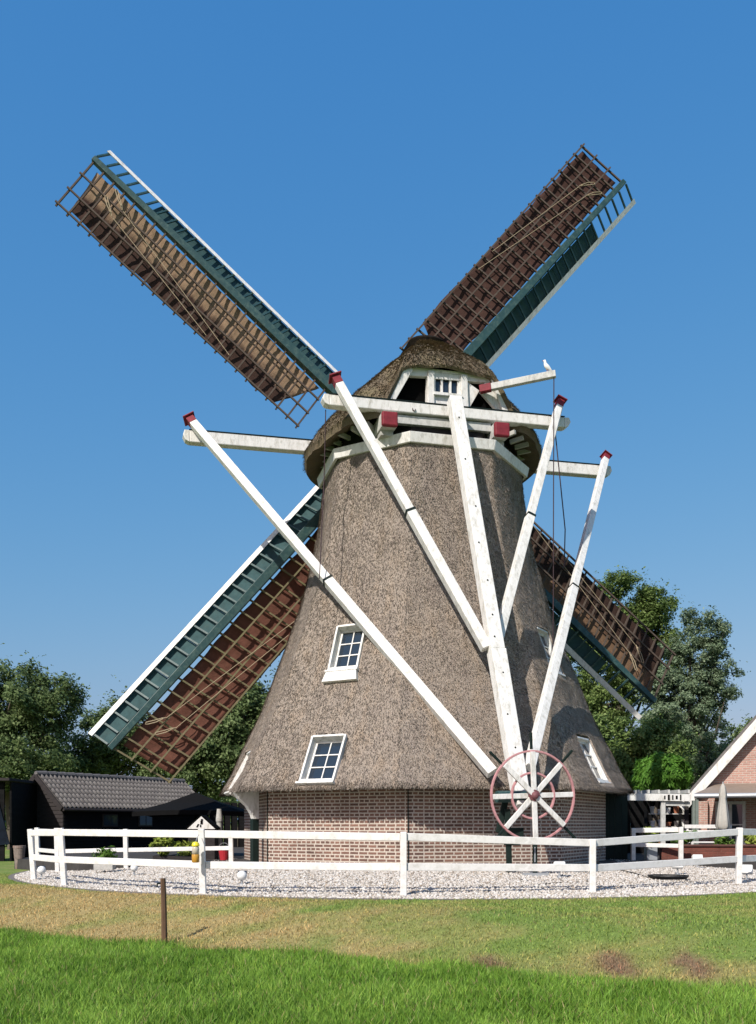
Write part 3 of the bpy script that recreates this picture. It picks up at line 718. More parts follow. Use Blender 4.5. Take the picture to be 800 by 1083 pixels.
# tail pole
rT, hT = mid_px(475.5, 420); rB, hB = mid_px(544, 800)
tp = lambda h: cap(0, 2.43+(rB-2.43)*(10.12-h)/(10.12-hB), h)
mb = MB(); mb.beam(tp(9.86), tp(3.6), .30, .27, up=NN); mb.beam(tp(3.598), tp(.30), .34, .29, up=NN, w1=.30, h1=.27)
tail = mb.build('tail_pole', WHITE, mill, bevel=.015)
for hb_ in (9.3, 8.2, 7.0, 6.1, 5.2, 4.4, 3.9, 3.1, 2.2, 1.5):
    q = MB(); pb = tp(hb_)+NN*.14+U*random.uniform(-.06,.06); q.tube([pb-NN*.01, pb+NN*.022], .018, 6); q.build('bolt', DKGREEN, tail)
def brace(s, r, htop, px, py, sb, w0, red=True):
    """from a beam end down to the tail pole"""
    rb, hb = mid_px(px, py, sb); p0, p1 = cap(s, r, htop), cap(sb, rb, hb)
    mb = MB(); m = p0+(p1-p0)*.5; mb.beam(p0, m, w0, w0, up=NN); mb.beam(m+(p1-p0).normalized()*.004, p1, w0*1.12, w0*1.12, up=NN); o = mb.build('brace', WHITE, mill, bevel=.012)
    d = (p1-p0).normalized(); q = MB(); q.beam(p0-d*.20, p0-d*.004, w0*1.02, w0*1.02, up=NN); q.beam(p0-d*.235, p0-d*.204, w0*1.55, w0*1.55, up=NN)
    q.build('red_cap', RED, o, bevel=.006)
    k = MB(); k.beam(m-d*.03, m+d*.03, w0*1.18, w0*1.18, up=NN); k.build('iron_strap', DKGREEN, o)
    return o
brace(-5.72, -.86, 10.16, 521, 818, -.30, .20)
brace(5.70, -.86, 10.16, 560, 812, .24, .17)
brace(-2.72, 2.42, 9.98, 515, 686, -.17, .19)
brace(2.70, 2.42, 9.98, 527, 676, .18, .17)

# winding wheel and winch at the tail foot
rW, hW = mid_px(564, 841.6); WC = cap(0, rW, hW)
dv = lambda t, q: WC+(U*math.cos(t)+UP*math.sin(t))*q
mb = MB()
for a in range(0, 180, 45):
    t = rad(a+1); mb.beam(dv(t, .845)+NN*(.0006*a), dv(t, -.845)+NN*(.0006*a), .10, .05, up=NN)
wheel = mb.build('winding_wheel', WHITE, mill, bevel=.008, label='spoked winding wheel with faded red rims')
def rim(R, name):
    mb = MB(); n = 56; vs = []; fs = []
    for i in range(n):
        t = 2*math.pi*i/n
        for dr, dn in ((-.019,-.030),(.019,-.030),(.019,.030),(-.019,.030)): vs.append(dv(t, R+dr)+NN*dn)
    for i in range(n):
        for k in range(4): a = i*4+k; b = i*4+(k+1) % 4; c2 = ((i+1) % n)*4; fs.append((a, b, c2+(k+1) % 4, c2+k))
    mb.add(vs, fs); mb.build(name, PINK, wheel, bevel=.006)
rim(.86, 'rim'); rim(.44, 'inner_rim')
mb = MB(); mb.tube([WC-NN*.10, WC+NN*.09], .115, 8); mb.ball(WC+NN*.09, (.08,.08,.08)); mb.build('hub', HUBP, wheel, smooth=False)
for a in (45, 90, 135, 225, 315):
    t = rad(a+1); mb = MB(); mb.beam(dv(t, .892), dv(t, 1.22), .05, .05, up=NN); mb.build('handle', DKGREEN, wheel, bevel=.01)
mb = MB(); mb.tube([WC-NN*.5-U*.55, WC-NN*.5+U*.30], .12, 14); mb.tube([WC-NN*.55, WC-NN*.1], .05, 10); mb.build('winch_drum', GREEN, tail)
def foot(px, py, Y, z0, w):
    p = at(px, py, Y); mb.beam(V((p.x, p.y, z0)), p, w, w, up=(0,1,0))
mb = MB(); foot(566, 866, 18.95, .60, .085); 
p = WC-NN*.55; mb.beam(V((p.x-.28, p.y, p.z-.25)), V((p.x-.24, p.y, .62)), .11, .09, up=(0,1,0)); mb.beam(p+V((-.30,.1,-.05)), p+V((-.45,.1,-.72)), .12, .10, up=(0,1,0))
mb.box(p+V((-.18,.05,-.72)), (.42,.30,.20)); mb.box(p+V((-.18,.05,-.90)), (.30,.24,.14)); mb.build('winch_frame', DKGREEN, tail, bevel=.01)
mb = MB(); mb.beam(at(566,912,18.9), at(566,896,18.9), .02, .02); p = at(566,914,18.9); mb.box((p.x, p.y, .64), (.5,.3,.08)); mb.build('winch_plate', STEEL, tail)

# crane boom with rope and the hanging lines
pr, ph_ = gp(*g8(580,168), 2.1); s1, h1 = cap_px(588, 395.5, 2.9)
b0 = cap(pr, 2.08, ph_); b1 = cap(s1, 2.9, h1); d = (b1-b0).normalized()
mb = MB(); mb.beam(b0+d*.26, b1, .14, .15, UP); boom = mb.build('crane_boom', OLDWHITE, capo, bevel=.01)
mb = MB(); mb.beam(b0-d*.02, b0+d*.256, .155, .17, UP); mb.build('boom_root', RED, boom, bevel=.01)
def line(pts, r, m=DROPE, parent=mill):
    mb = MB(); mb.tube(pts, r, 5); return mb.build('rope', m, parent)
Yb = b1.y
e0 = b1-d*.04-V((0,0,.08)); line([e0, V((e0.x-.02, e0.y, 5.9)), V((e0.x-.06, e0.y+.1, 4.0))], .013)
e1 = cap(2.80, 2.0, 9.56); line([e1, at(598,560,e1.y), at(597,600,e1.y)], .015)
e2 = cap(-2.95, 2.0, 9.57); line([e2, at(343,505,e2.y+.15), at(338,612,e2.y-.5)], .012)

# ---- sails
HUB = o0-n0*1.476; HUB.z = 11.015; TAU = -.09; PHI = .849
wv = (-n0*math.cos(TAU)+V((0,0,1))*math.sin(TAU)); vv = (V((0,0,1))*math.cos(TAU)+n0*math.sin(TAU))
def sail(k, R, e, g, cloth, clothspec, lattmat, label, boards_from=.0, skew=.0):
    t = PHI+math.pi/2*k+e; x = (u0*math.cos(t)+vv*math.sin(t)); y = (-u0*math.sin(t)+vv*math.cos(t))   # along the stock, towards the lattice
    def W(q): q = roll(q); return q+V((0,0,E))
    def P(r, lat, w):
        """lattice frame with twist: inner end pitched more than the tip"""
        tw_ = rad(-8+3*(r-2.0)/(R-2.0)); r = r-lat*skew; return W(HUB+wv*g+x*r+y*(lat*math.cos(tw_)-w*math.sin(tw_))*1.0+wv*(w*math.cos(tw_)-lat*math.sin(tw_)*.8))
    def D(v): return roll(v)
    # stock: tapering beam
    mb = MB(); mb.beam(W(HUB+wv*g-x*.0+x*.05), W(HUB+wv*g+x*R), .30, .30, D(wv), .15, .17); stock = mb.build('sail', GREEN, mill, bevel=.012, label=label)
    # lattice: rungs through the stock and three long rails
    mb = MB(); r0, r1 = 2.35, R-.06; n = 23; wid = lambda r: 1.52+.16*(r-r0)/(r1-r0)
    for i in range(n+1):
        r = r0+(r1-r0)*i/n; mb.beam(P(r, .08, 0), P(r, wid(r)+.06, 0), .045, .05, D(wv))
    for f_, q in ((.36, .028), (.69, .028), (1.0, .02)):
        pts = [r0-.06+(r1-r0+.12)*i/12 for i in range(13)]
        for a, b in zip(pts, pts[1:]): mb.beam(P(a, wid(a)*f_, -.045-q), P(b, wid(b)*f_, -.045-q), .045, .045, D(wv))
    mb.build('lattice', lattmat, stock)
    # leading boards (green, angled forward) with gaps near the tip, ribs and white edge
    bl = rad(30); LD = .62
    def Q(r, f_, up): return W(HUB+wv*g+x*r-y*(.10+LD*f_*math.cos(bl)+up*0)+wv*(LD*f_*math.sin(bl)-up))
    mb = MB(); ends = np.linspace(2.5, R-1.9, 8) if boards_from == 0 else np.linspace(2.5, R-.05, 9)
    for a, b in zip(ends, ends[1:]):
        a += .006; b -= .006
        mb.hexa([Q(a,.02,-.13), Q(b,.02,-.13), Q(b,1.02,-.07), Q(a,1.02,-.07), Q(a,.02,-.10), Q(b,.02,-.10), Q(b,1.02,-.04), Q(a,1.02,-.04)])
    mb.build('leading_board', GREENB, stock)
    mb = MB(); nb = 24
    for i in range(nb+1):
        r = 2.5+(R-.05-2.5)*i/nb; mb.beam(Q(r, .0, .055), Q(r, .97, .055), .05, .045, D(wv))
    mb.build('leading_ribs', GREEN, stock)
    mb = MB(); mb.hexa([Q(2.42,.86,.081), Q(R+.02,.86,.081), Q(R+.02,1.10,.081), Q(2.42,1.10,.081), Q(2.42,.86,.11), Q(R+.02,.86,.11), Q(R+.02,1.10,.11), Q(2.42,1.10,.11)])
    mb.build('white_edge_strip', WHITE, stock)
    # cloth on the far (wind) side of the lattice, bellied between rungs
    if cloth:
        ra, rb_, la, lb, cutr = clothspec; nu, nvv = 90, 14; vs = []; fs = []; uvs = []
        for i in range(nu+1):
            f1 = i/nu
            for j in range(nvv+1):
                f2 = j/nvv; lat = la+(lb-la)*f2; r = ra+(rb_-ra)*f1
                r -= cutr*f2*f1**3*1.0                                   # slanting outer end
                r += (1-f1)**4*.8*(f2-.3)                                # slack inner end
                lat += .05*(float(vnoise(np.array(r*1.0+9*k), np.array(f2*1.0), .5, 83))-.5)
                bel = .05+.012*math.sin(2*math.pi*(r-r0)*n/(r1-r0)-1.5)*math.sin(math.pi*(f2*.9+.05))+.05*math.sin(math.pi*f2)+.085*(float(fbm(np.array(r*1.6+7*k+lat*.8), np.array(lat*2.2-r*.5), .9, 81))-.2)
                vs.append(P(r, lat, bel+.03)); uvs.append((r, lat))
        for i in range(nu):
            for j in range(nvv): q = i*(nvv+1)+j; fs.append((q, q+1, q+nvv+2, q+nvv+1))
        mb = MB(); mb.add(vs, fs); o = mb.build('sailcloth', cloth, stock, smooth=True)
        uvl = o.data.uv_layers.new(name='UVMap')
        for p_ in o.data.polygons:
            for li in p_.loop_indices: uvl.data[li].uv = uvs[o.data.loops[li].vertex_index]
        so = o.modifiers.new('thickness', 'SOLIDIFY'); so.thickness = .006
    # furling ropes across the lattice
    for (ra_, la_), (rb2, lb2) in (((R-1.3, .9), (R-5.2, 1.5)), ((R-1.4, .55), (R-6.0, 1.45))):
        pts = [P(ra_+(rb2-ra_)*i/6, la_+(lb2-la_)*i/6, -.11-.012*math.sin(math.pi*i/6)) for i in range(7)]
        mb = MB(); mb.tube(pts, .009, 5)
        mb.tube([P(ra_, la_, -.12), P(ra_+.03, la_-.03, -.16), P(ra_+.20, la_-.10, -.16), P(ra_+.36, la_-.22, -.15), P(ra_+.40, la_-.27, -.15), P(ra_+.34, la_-.29, -.14), P(ra_+.18, la_-.17, -.14), P(ra_+.02, la_-.06, -.14), P(ra_-.06, la_+.02, -.13)], .013, 5); mb.build('furling_rope', ROPE, stock)
    return stock
sail(0, 11.97, 0, 0, CLOTH_B, (3.0, 11.85, .15, 1.60, -.05), LATT, 'sail pointing to the upper right, dark cloth')
sail(1, 10.96, -.023, .483, CLOTH_A, (2.75, 10.72, .14, 1.49, .12), LATT, 'sail pointing to the upper left, two tone cloth', skew=.10)
sail(2, 11.97, 0, 0, CLOTH_C, (2.9, 11.7, .16, 1.62, .0), LATTG, 'sail pointing to the lower left, red brown cloth', 1, skew=.17)
sail(3, 10.96, -.023, .483, CLOTH_D, (2.9, 10.75, .16, 1.58, .1), LATT, 'sail pointing to the lower right, stained cloth', skew=.22)
mb = MB(); q = lambda p: roll(p)+V((0,0,E)); mb.tube([q(HUB+wv*.9), q(HUB-wv*1.6)], .30, 14); mb.build('windshaft', DKGREEN, mill)

# white bird on the boom
bp_ = b1-d*.20+UP*.075
bird = MB(); c = bp_+V((0,0,.105)); 
bk = .72; bq = lambda a, b: c+V((a*bk, 0, b*bk))
bird.tube([bq(.19,-.12), bq(.10,-.05), bq(.03,.01), bq(-.03,.08), bq(-.06,.15), bq(-.065,.20), bq(-.085,.24), bq(-.12,.245)], [.009,.034,.055,.055,.037,.031,.036,.013], 10)
bo = bird.build('bird', M('white_plumage', (.74,.73,.71), .8, .08, 10), smooth=True, origin=tuple(bp_)); tag(bo, 'white bird perched near the tip of the crane boom', 'bird')
mb = MB(); mb.tube([bq(-.122,.243), bq(-.165,.235)], [.010,.003], 6); mb.build('beak', TERRA, bo)
for k in (-.03, .03):
    mb = MB(); mb.tube([c+V((0,k*.7,-.03)), c+V((0,k*.7,-.107))], .006, 5); mb.build('leg', TERRA, bo)

# ------------------------------------------------------------------ white fences
def fence(label, posts, ph, rails, inset=0.0, leans=None):
    root = thing('fence', label, 'fence', posts[0])
    for i, p in enumerate(posts):
        p = V(p); h = ph[i] if isinstance(ph, (list, tuple)) else ph; ln = leans[i] if leans else (0, 0)
        mb = MB(); mb.beam(p-V((0,0,.25)), p+V((ln[0], ln[1], h)), .105, .105, up=(0,1,0)); mb.build('post', WHITEF, root, bevel=.012)
    for i in range(len(posts)-1):
        p, q = V(posts[i]), V(posts[i+1]); d = (q-p).normalized()
        for k, (f_, hh) in enumerate(rails):
            hp = ph[i] if isinstance(ph, (list, tuple)) else ph; hq = ph[i+1] if isinstance(ph, (list, tuple)) else ph
            l0 = leans[i] if leans else (0, 0); l1 = leans[i+1] if leans else (0, 0)
            a = p+V((l0[0]*f_, l0[1]*f_, hp*f_)); b = q+V((l1[0]*f_, l1[1]*f_, hq*f_)); d = (b-a).normalized()
            mb = MB(); mb.beam(a+d*.056, b-d*.056+V((0,0,random.uniform(-.008,.008))), .045, hh, (0,0,1)); mb.build('rail', WHITEF, root, bevel=.008)
def gpt(px, Y): x = (px-400)/F*Y; return V((x, Y, gz(x, Y)))
def top_to(px, Y, ytop): p = gpt(px, Y); return p, E+(HZ-ytop)/F*Y-p.z
ring = [(37,20.4,877),(69,18.7,876),(215.5,16.25,877),(427,15.85,880),(627,16.5,887.5),(781,18.5,875.5),(857,21.2,877),(846,24.6,874)]
pp, hh_ = zip(*[top_to(*q) for q in ring])
fence('white post and rail fence ringing the gravel in front of the mill', pp, list(hh_), ((.925,.125),(.45,.125)), leans=[(-.10,0),(-.09,0),(-.04,0),(0,0),(0,0),(.03,0),(0,0),(0,0)])
pl = [(41,25.2,875.5),(61.5,23.6,876),(134,23.3,877),(245,23.2,879)]
pp, hh_ = zip(*[top_to(*q) for q in pl]); fence('white fence behind the gravel, between the black shed and the mill', pp, list(hh_), ((.92,.12),(.47,.10)), leans=[(-.05,0),(-.04,0),(-.03,0),(-.02,0)])
pr_ = [(670,24.6,876),(720.5,24.2,875)]
pp, hh_ = zip(*[top_to(*q) for q in pr_]); fence('short white fence beside the open green door of the mill', pp, list(hh_), ((.93,.12),(.50,.10)))
# wooden stake on the bank
p = V(at(174,998,13.0)); p.z = gz(p.x, p.y)
mb = MB(); tpz = at(172.5,929,13.0); mb.tube([p-V((0,0,.3)), p, p+(tpz-p)*.5+V((.004,0,0)), tpz], [.045,.042,.038,.036], 7)
o = mb.build('wooden_stake', WOODP, origin=tuple(p)); tag(o, 'thin brown wooden stake standing alone on the grass bank', 'stake')
mb = MB(); mb.tube([tpz-V((.02,.0,.07)), tpz-V((.07,.02,.07)), tpz-V((.075,.02,.12))], .012, 5); mb.build('nail_hook', DKGREEN, o)

# ------------------------------------------------------------------ small things on the gravel
def floodlight(px, Y, label, size=.16, rot=0, round_=False):
    p = gpt(px, Y); root = thing('garden_spotlight', label, 'spotlight', p, 'white garden spotlights on the gravel')
    mb = MB(); mb.tube([p-V((0,0,.03)), p+V((0,0,.13))], .02, 8); mb.lathe(p, [(.07,0),(.07,.015),(.025,.03)], 12); mb.build('stem', STEEL, root)
    mb = MB(); mt = Matrix.Rotation(rot, 3, 'Z')@Matrix.Rotation(rad(-20), 3, 'X')
    if round_: mb.ball(p+V((0,0,.17)), (size*.62,size*.62,size*.6), 14, 9)
    else: mb.box(p+V((0,0,.22)), (size*1.3,size*.7,size), mt)
    mb.build('housing', PLASTICW, root, bevel=0 if round_ else .02, smooth=round_)
    mb = MB(); mb.box(p+V((0,0,.22))+mt@V((0,size*.36,0)), (size*1.1,.012,size*.8), mt); mb.build('lens', GLASS, root)
floodlight(44, 21.2, 'round white spotlight at the far left corner of the fence', .15, .4, True)
floodlight(142, 20.5, 'round white spotlight on the gravel left of the yellow wasp trap', .13, .2, True)
floodlight(256, 17.8, 'round white spotlight on the gravel right of the yellow wasp trap', .15, 0, True)
floodlight(592, 18.6, 'boxy white spotlight on the gravel below the winding wheel', .17, .1)
floodlight(717, 20.0, 'boxy white spotlight beside the coiled hose', .17, -.2)
floodlight(738, 22.6, 'boxy white spotlight in front of the low brick planter', .18, .0)
floodlight(790, 19.5, 'boxy white spotlight outside the fence at the right edge', .18, -.4)
# hose coil with a lead running to the mill, and a lamp cable
p = gpt(707, 18.9); mb = MB()
for k in range(3):
    mb.tube([p+V(((.34+.02*k)*math.cos(2*math.pi*i/28), (.34+.03*k)*math.sin(2*math.pi*i/28), .03+.025*k)) for i in range(29)], .014, 6, cap=False)
pts = [p+V((-.34,.05,.03)), gpt(672,19.6)+V((0,0,.03)), gpt(652,20.4)+V((0,0,.03)), gpt(632,20.9)+V((0,0,.10)), V((5.0,21.6,1.15))]
mb.tube(pts, .014, 6); o = mb.build('garden_hose', M('black_rubber', (.015,.016,.016), .5, .2)); tag(o, 'thin black hose coiled on the gravel near the right fence', 'hose')
mb = MB(); pts = []
for i, (px, Y) in enumerate(((60,18.9),(78,18.6),(92,19.0),(120,18.0),(150,17.4),(190,17.2),(240,17.6),(290,16.8),(340,16.9),(400,16.6),(470,17.2),(540,17.0),(600,17.9))):
    pts.append(gpt(px, Y)+V((0,0,.012)))
mb.tube(pts, .007, 5); o = mb.build('lamp_cable', bpy.data.materials['black_rubber']); tag(o, 'thin dark cable lying along the front of the gravel', 'cable')

# wasp trap hanging by the fence post
p = at(207.0, 912.5, 16.0); root = thing('wasp_trap', 'yellow topped plastic wasp trap hanging on the fence', 'wasp trap', p)
mb = MB(); mb.lathe(p, [(.045,0),(.062,.01),(.064,.13),(.060,.135)], 16); mb.build('bait', M('orange_bait', (.50,.26,.04), .25, .2), root, smooth=True)
mb = MB(); mb.lathe(p+V((0,0,.137)), [(.060,0),(.060,.10),(.05,.13)], 16); mb.build('bottle', M('cloudy_plastic', (.50,.46,.38), .2, .15), root, smooth=True)
mb = MB(); mb.lathe(p+V((0,0,.27)), [(.062,0),(.066,.02),(.05,.06),(.02,.075)], 16); mb.build('lid', M('yellow_lid', (.72,.62,.03), .4, .05), root)
mb = MB(); mb.tube([p+V((0,0,.34)), p+V((.02,.05,.42)), p+V((.03,.14,.46))], .006, 5); mb.build('wire', STEEL, root)

# ------------------------------------------------------------------ foliage helpers
def leaf_cloud(centres, radii, n, size, drop=0.0, flat=.6, elong=1.0):
    """n leaf quads spread through clumps; returns vertex array"""
    centres = np.asarray(centres); radii = np.asarray(radii); w = radii**2; w = w/w.sum()
    ci = rng.choice(len(centres), n, p=w); d = rng.normal(size=(n, 3)); d /= np.linalg.norm(d, axis=1)[:, None]
    rr = radii[ci]*rng.random(n)**.38*(1+.18*rng.normal(size=n)*(rng.random(n) > .7)); p = centres[ci]+d*rr[:, None]*np.array([1,1,flat+.2])
    oc = p-centres.mean(0); oc /= np.linalg.norm(oc, axis=1)[:, None]+1e-6
    nr = d*.6+oc*.6+rng.normal(size=(n, 3))*.5+np.array([0,0,.45]); nr /= np.linalg.norm(nr, axis=1)[:, None]
    t = rng.normal(size=(n, 3)); t[:, 2] -= drop; t -= nr*np.sum(t*nr, 1)[:, None]; t /= np.linalg.norm(t, axis=1)[:, None]; b = np.cross(nr, t)
    s = size*rng.uniform(.6, 1.35, n)[:, None]; l = s*elong
    return np.stack([p-t*l, p+b*s*.55+nr*s*.12, p+t*l, p-b*s*.55+nr*s*.12], 1).reshape(-1, 3)
def quads_obj(name, v, mat, parent, origin):
    me = fast_mesh(name, v-np.array(origin), 4, np.arange(len(v)), mat); return link(name, me, origin, parent)
TREE_STRAY = .16
def tree(label, base, crown, mat, nclump, nleaf, size, seed, cat='tree', name='tree', group=None, gap=.0, cr=(.5,1.0), trunk_r=.28, limbs=9, elong=1.0, drop=0, stray=TREE_STRAY):
    """crown: list of (centre, radii) ellipsoid lobes"""
    global rng
    rng = np.random.default_rng(seed); random.seed(seed)
    root = thing(name, label, cat, base, group); C = []; Rr = []
    vol = np.array([a[1][0]*a[1][1]*a[1][2] for a in crown])**.67; vol = vol/vol.sum()
    for (c, r), f_ in zip(crown, vol):
        k = max(4, int(nclump*f_))
        for _ in range(k):
            d = rng.normal(size=3); d /= np.linalg.norm(d); q = rng.random()**.4
            C.append(np.array(c)+d*np.array(r)*q*.93); Rr.append(rng.uniform(*cr)*(1.1-.35*q))
    ns = int(nleaf*stray); k_ = rng.integers(0, len(C), ns)     # loose sprays between the clumps
    v = np.concatenate([leaf_cloud(C, Rr, nleaf-ns, size, elong=elong, drop=drop), leaf_cloud(np.array(C)[k_]+rng.normal(size=(ns,3))*np.mean(Rr)*.75, np.full(ns, np.mean(Rr)*.3), ns, size, elong=elong)])
    quads_obj('crown', v, mat, root, tuple(base))
    mb = MB(); b = V(base); cc = V(np.mean([c for c, r in crown], axis=0)); top = V((cc.x, cc.y, max(c[2] for c, r in crown)))
    mid = b+(cc-b)*.5+V((random.uniform(-.2,.2),0,0))
    mb.tube([b-V((0,0,.2)), b+V((0,0,.3)), mid, cc, top], [trunk_r*1.35, trunk_r, trunk_r*.75, trunk_r*.5, trunk_r*.15], 9)
    idx = rng.choice(len(C), min(limbs, len(C)), replace=False)
    for i in idx:
        e = V(C[i]); st = b+(cc-b)*random.uniform(.35,.95); m_ = (st+e)/2+V((random.uniform(-.3,.3), random.uniform(-.3,.3), .3))
        mb.tube([st, m_, e], [trunk_r*.35, trunk_r*.2, .02], 6)
    mb.build('trunk', BARK, root)
    return root
LA = leaf_mat('leaf_dark_green', (.038,.066,.022), (.12,.175,.062), (.26,.33,.14))
LB = leaf_mat('leaf_mid_green', (.045,.080,.022), (.15,.22,.060), (.30,.38,.14))
LC = leaf_mat('leaf_bluish_green', (.052,.088,.048), (.17,.235,.135), (.32,.39,.25))
LD_ = leaf_mat('leaf_bright_green', (.06,.15,.018), (.115,.255,.035), (.19,.37,.065), .4)
LE = leaf_mat('leaf_yellow_green', (.12,.17,.02), (.26,.32,.05), (.45,.50,.14), .3)
LF = leaf_mat('leaf_fresh_green', (.04,.09,.012), (.09,.18,.03), (.18,.28,.06), .3)
def lobe(px, py, Y, wpx, hpx, dy=None):
    c = at(px, py, Y); k = Y/F; return ((c.x, c.y, c.z), (wpx*k, (dy or wpx*k*.8), hpx*k))
def tb(px, Y): return ((px-400)/F*Y, Y, .4)
tree('big round dark tree at the left edge behind the low black outbuilding', tb(15,46), [lobe(10,745,46,62,48), lobe(52,745,46,34,36), lobe(5,800,46,80,50), lobe(-60,760,47,60,60)], LA, 380, 100000, .080, 101, cr=(.32,.80))
tree('dark tree behind the tiled shed, left of the lower left sail', tb(125,50), [lobe(128,768,50,34,42), lobe(105,795,50,38,36), lobe(165,800,50,45,45), lobe(70,830,51,50,40)], LA, 250, 68000, .085, 102, cr=(.32,.80))
tree('dark tree between the lower left sail and the thatched tower', tb(255,44), [lobe(265,770,44,45,55), lobe(215,805,44,50,45), lobe(300,760,45,40,55)], LA, 200, 52000, .085, 103, cr=(.32,.8))
tree('tall sunlit tree behind the lower right sail', tb(648,50), [lobe(660,640,50,42,40), lobe(622,660,50,45,50), lobe(645,715,50,55,60), lobe(610,760,50,50,60), lobe(690,658,50,30,38), lobe(705,690,50,26,40)], LB, 360, 100000, .072, 104, cr=(.28,.70), trunk_r=.35)
tree('tall open bluish green tree between the lower right sail and the brick house', tb(735,46), [lobe(742,678,46,32,38), lobe(754,728,46,32,46), lobe(712,762,46,38,56), lobe(700,715,46,26,40), lobe(742,800,46,42,36)], LC, 380, 76000, .064, 105, cr=(.20,.50), trunk_r=.24, limbs=26)
tree('dark low tree directly behind the mossy bushy base right of the mill', tb(650,42), [lobe(640,800,42,50,45), lobe(690,800,42,46,38)], LB, 150, 36000, .08, 106, cr=(.3,.7))
tree('small dark tree peeping over the brick house roof', tb(790,52), [lobe(785,800,52,45,40), lobe(820,790,52,45,45)], LA, 110, 26000, .085, 107, cr=(.3,.7))
tree('bright green globe shaped tree standing behind the white pergola', tb(698,30.5), [lobe(698,820,30.5,31,22)], LD_, 120, 36000, .055, 108, cr=(.20,.32), trunk_r=.09, limbs=8, elong=2.0, drop=1.6, stray=.02)
# hedges that close the view at ground level
def hedge(label, p0, p1, h, th, mat, n, seed):
    global rng
    rng = np.random.default_rng(seed); p0, p1 = np.array(p0), np.array(p1); k = max(4, int(np.linalg.norm(p1-p0)/.5)); C = []; R = []
    for i in range(k):
        for j in range(4): C.append(p0+(p1-p0)*(i+rng.random())/k+np.array([0, rng.uniform(-th, th)*.4, h*(j+.5+rng.uniform(-.2,.2))/4])); R.append(h*.22)
    v = leaf_cloud(C, R, n, .07); o = quads_obj('hedge', v, mat, None, tuple(p0)); tag(o, label, 'hedge')
hedge('dark green hedge at the back behind the black shed', (-24,52,.4), (-4,50,.4), 3.0, 1.6, LA, 26000, 120)
hedge('green hedge seen through the pergola', (5.5,38,.6), (11.5,36.5,.6), 2.1, 1.0, LB, 15000, 121)
for i, (x0, x1, lab) in enumerate(((-90,-20,'distant tree belt on the horizon beyond the left trees'),(-20,40,'distant tree belt on the horizon hidden behind the mill'),(40,110,'distant tree belt on the horizon beyond the brick house'))):
    rng = np.random.default_rng(130+i); C = [(x0+(x1-x0)*(j+rng.random())/26, 120+rng.uniform(-6,6), rng.uniform(1.5,5.5)) for j in range(26*3)]
    o = quads_obj('far_woodland', leaf_cloud(C, [2.6]*len(C), 9000, .5), LA, None, (x0, 120, .4)); tag(o, lab, 'woodland'); o['kind'] = 'stuff'

# ------------------------------------------------------------------ black tiled shed and its neighbours (left)
shed = thing('shed', 'black wooden shed with a grey pantile roof on the left', 'shed', (-10.4, 35.5, .5))
rA, rB2 = V((-11.65,33,E+1.69)), V((-7.86,39.1,E+1.69)); rd = (rB2-rA).normalized(); sd = V((rd.y,-rd.x,0)); hw_ = 1.32; drop = 1.13; zf = .5
mb = MB(); cA = lambda p, s, z: V((p.x, p.y, 0))+sd*s+V((0,0,z)); ez = rA.z-drop
ia, ib = rA+rd*.22, rB2-rd*.22
for k in range(15):      # overlapping boards on the long side
    z0 = zf+(ez-zf)*k/15; z1 = zf+(ez-zf)*(k+1)/15+.015
    mb.hexa([cA(ia,hw_-.22,z0), cA(ib,hw_-.22,z0), cA(ib,hw_-.16,z0), cA(ia,hw_-.16,z0), cA(ia,hw_-.22,z1), cA(ib,hw_-.22,z1), cA(ib,hw_-.185,z1), cA(ia,hw_-.185,z1)])
mb.hexa([cA(ia,-hw_+.2,zf), cA(ib,-hw_+.2,zf), cA(ib,-hw_+.25,zf), cA(ia,-hw_+.25,zf), cA(ia,-hw_+.2,ez), cA(ib,-hw_+.2,ez), cA(ib,-hw_+.25,ez), cA(ia,-hw_+.25,ez)])
mb.build('wall', BLACKW, shed)
mb = MB(); nb = 20
for k in range(nb):
    z0 = zf+(rA.z-.12-zf)*k/nb; z1 = zf+(rA.z-.12-zf)*(k+1)/nb
    w = hw_-.23 if z1 < ez else max(.05, (hw_-.1)*(rA.z-z1)/drop-.08)
    p = ia-rd*.003; mb.hexa([cA(p,-w,z0), cA(p,w,z0), cA(p+rd*.03,w,z0), cA(p+rd*.03,-w,z0), cA(p+rd*.022,-w,z1), cA(p+rd*.022,w,z1), cA(p+rd*.05,w,z1), cA(p+rd*.05,-w,z1)])
mb.build('gable_wall', GREYB, shed)
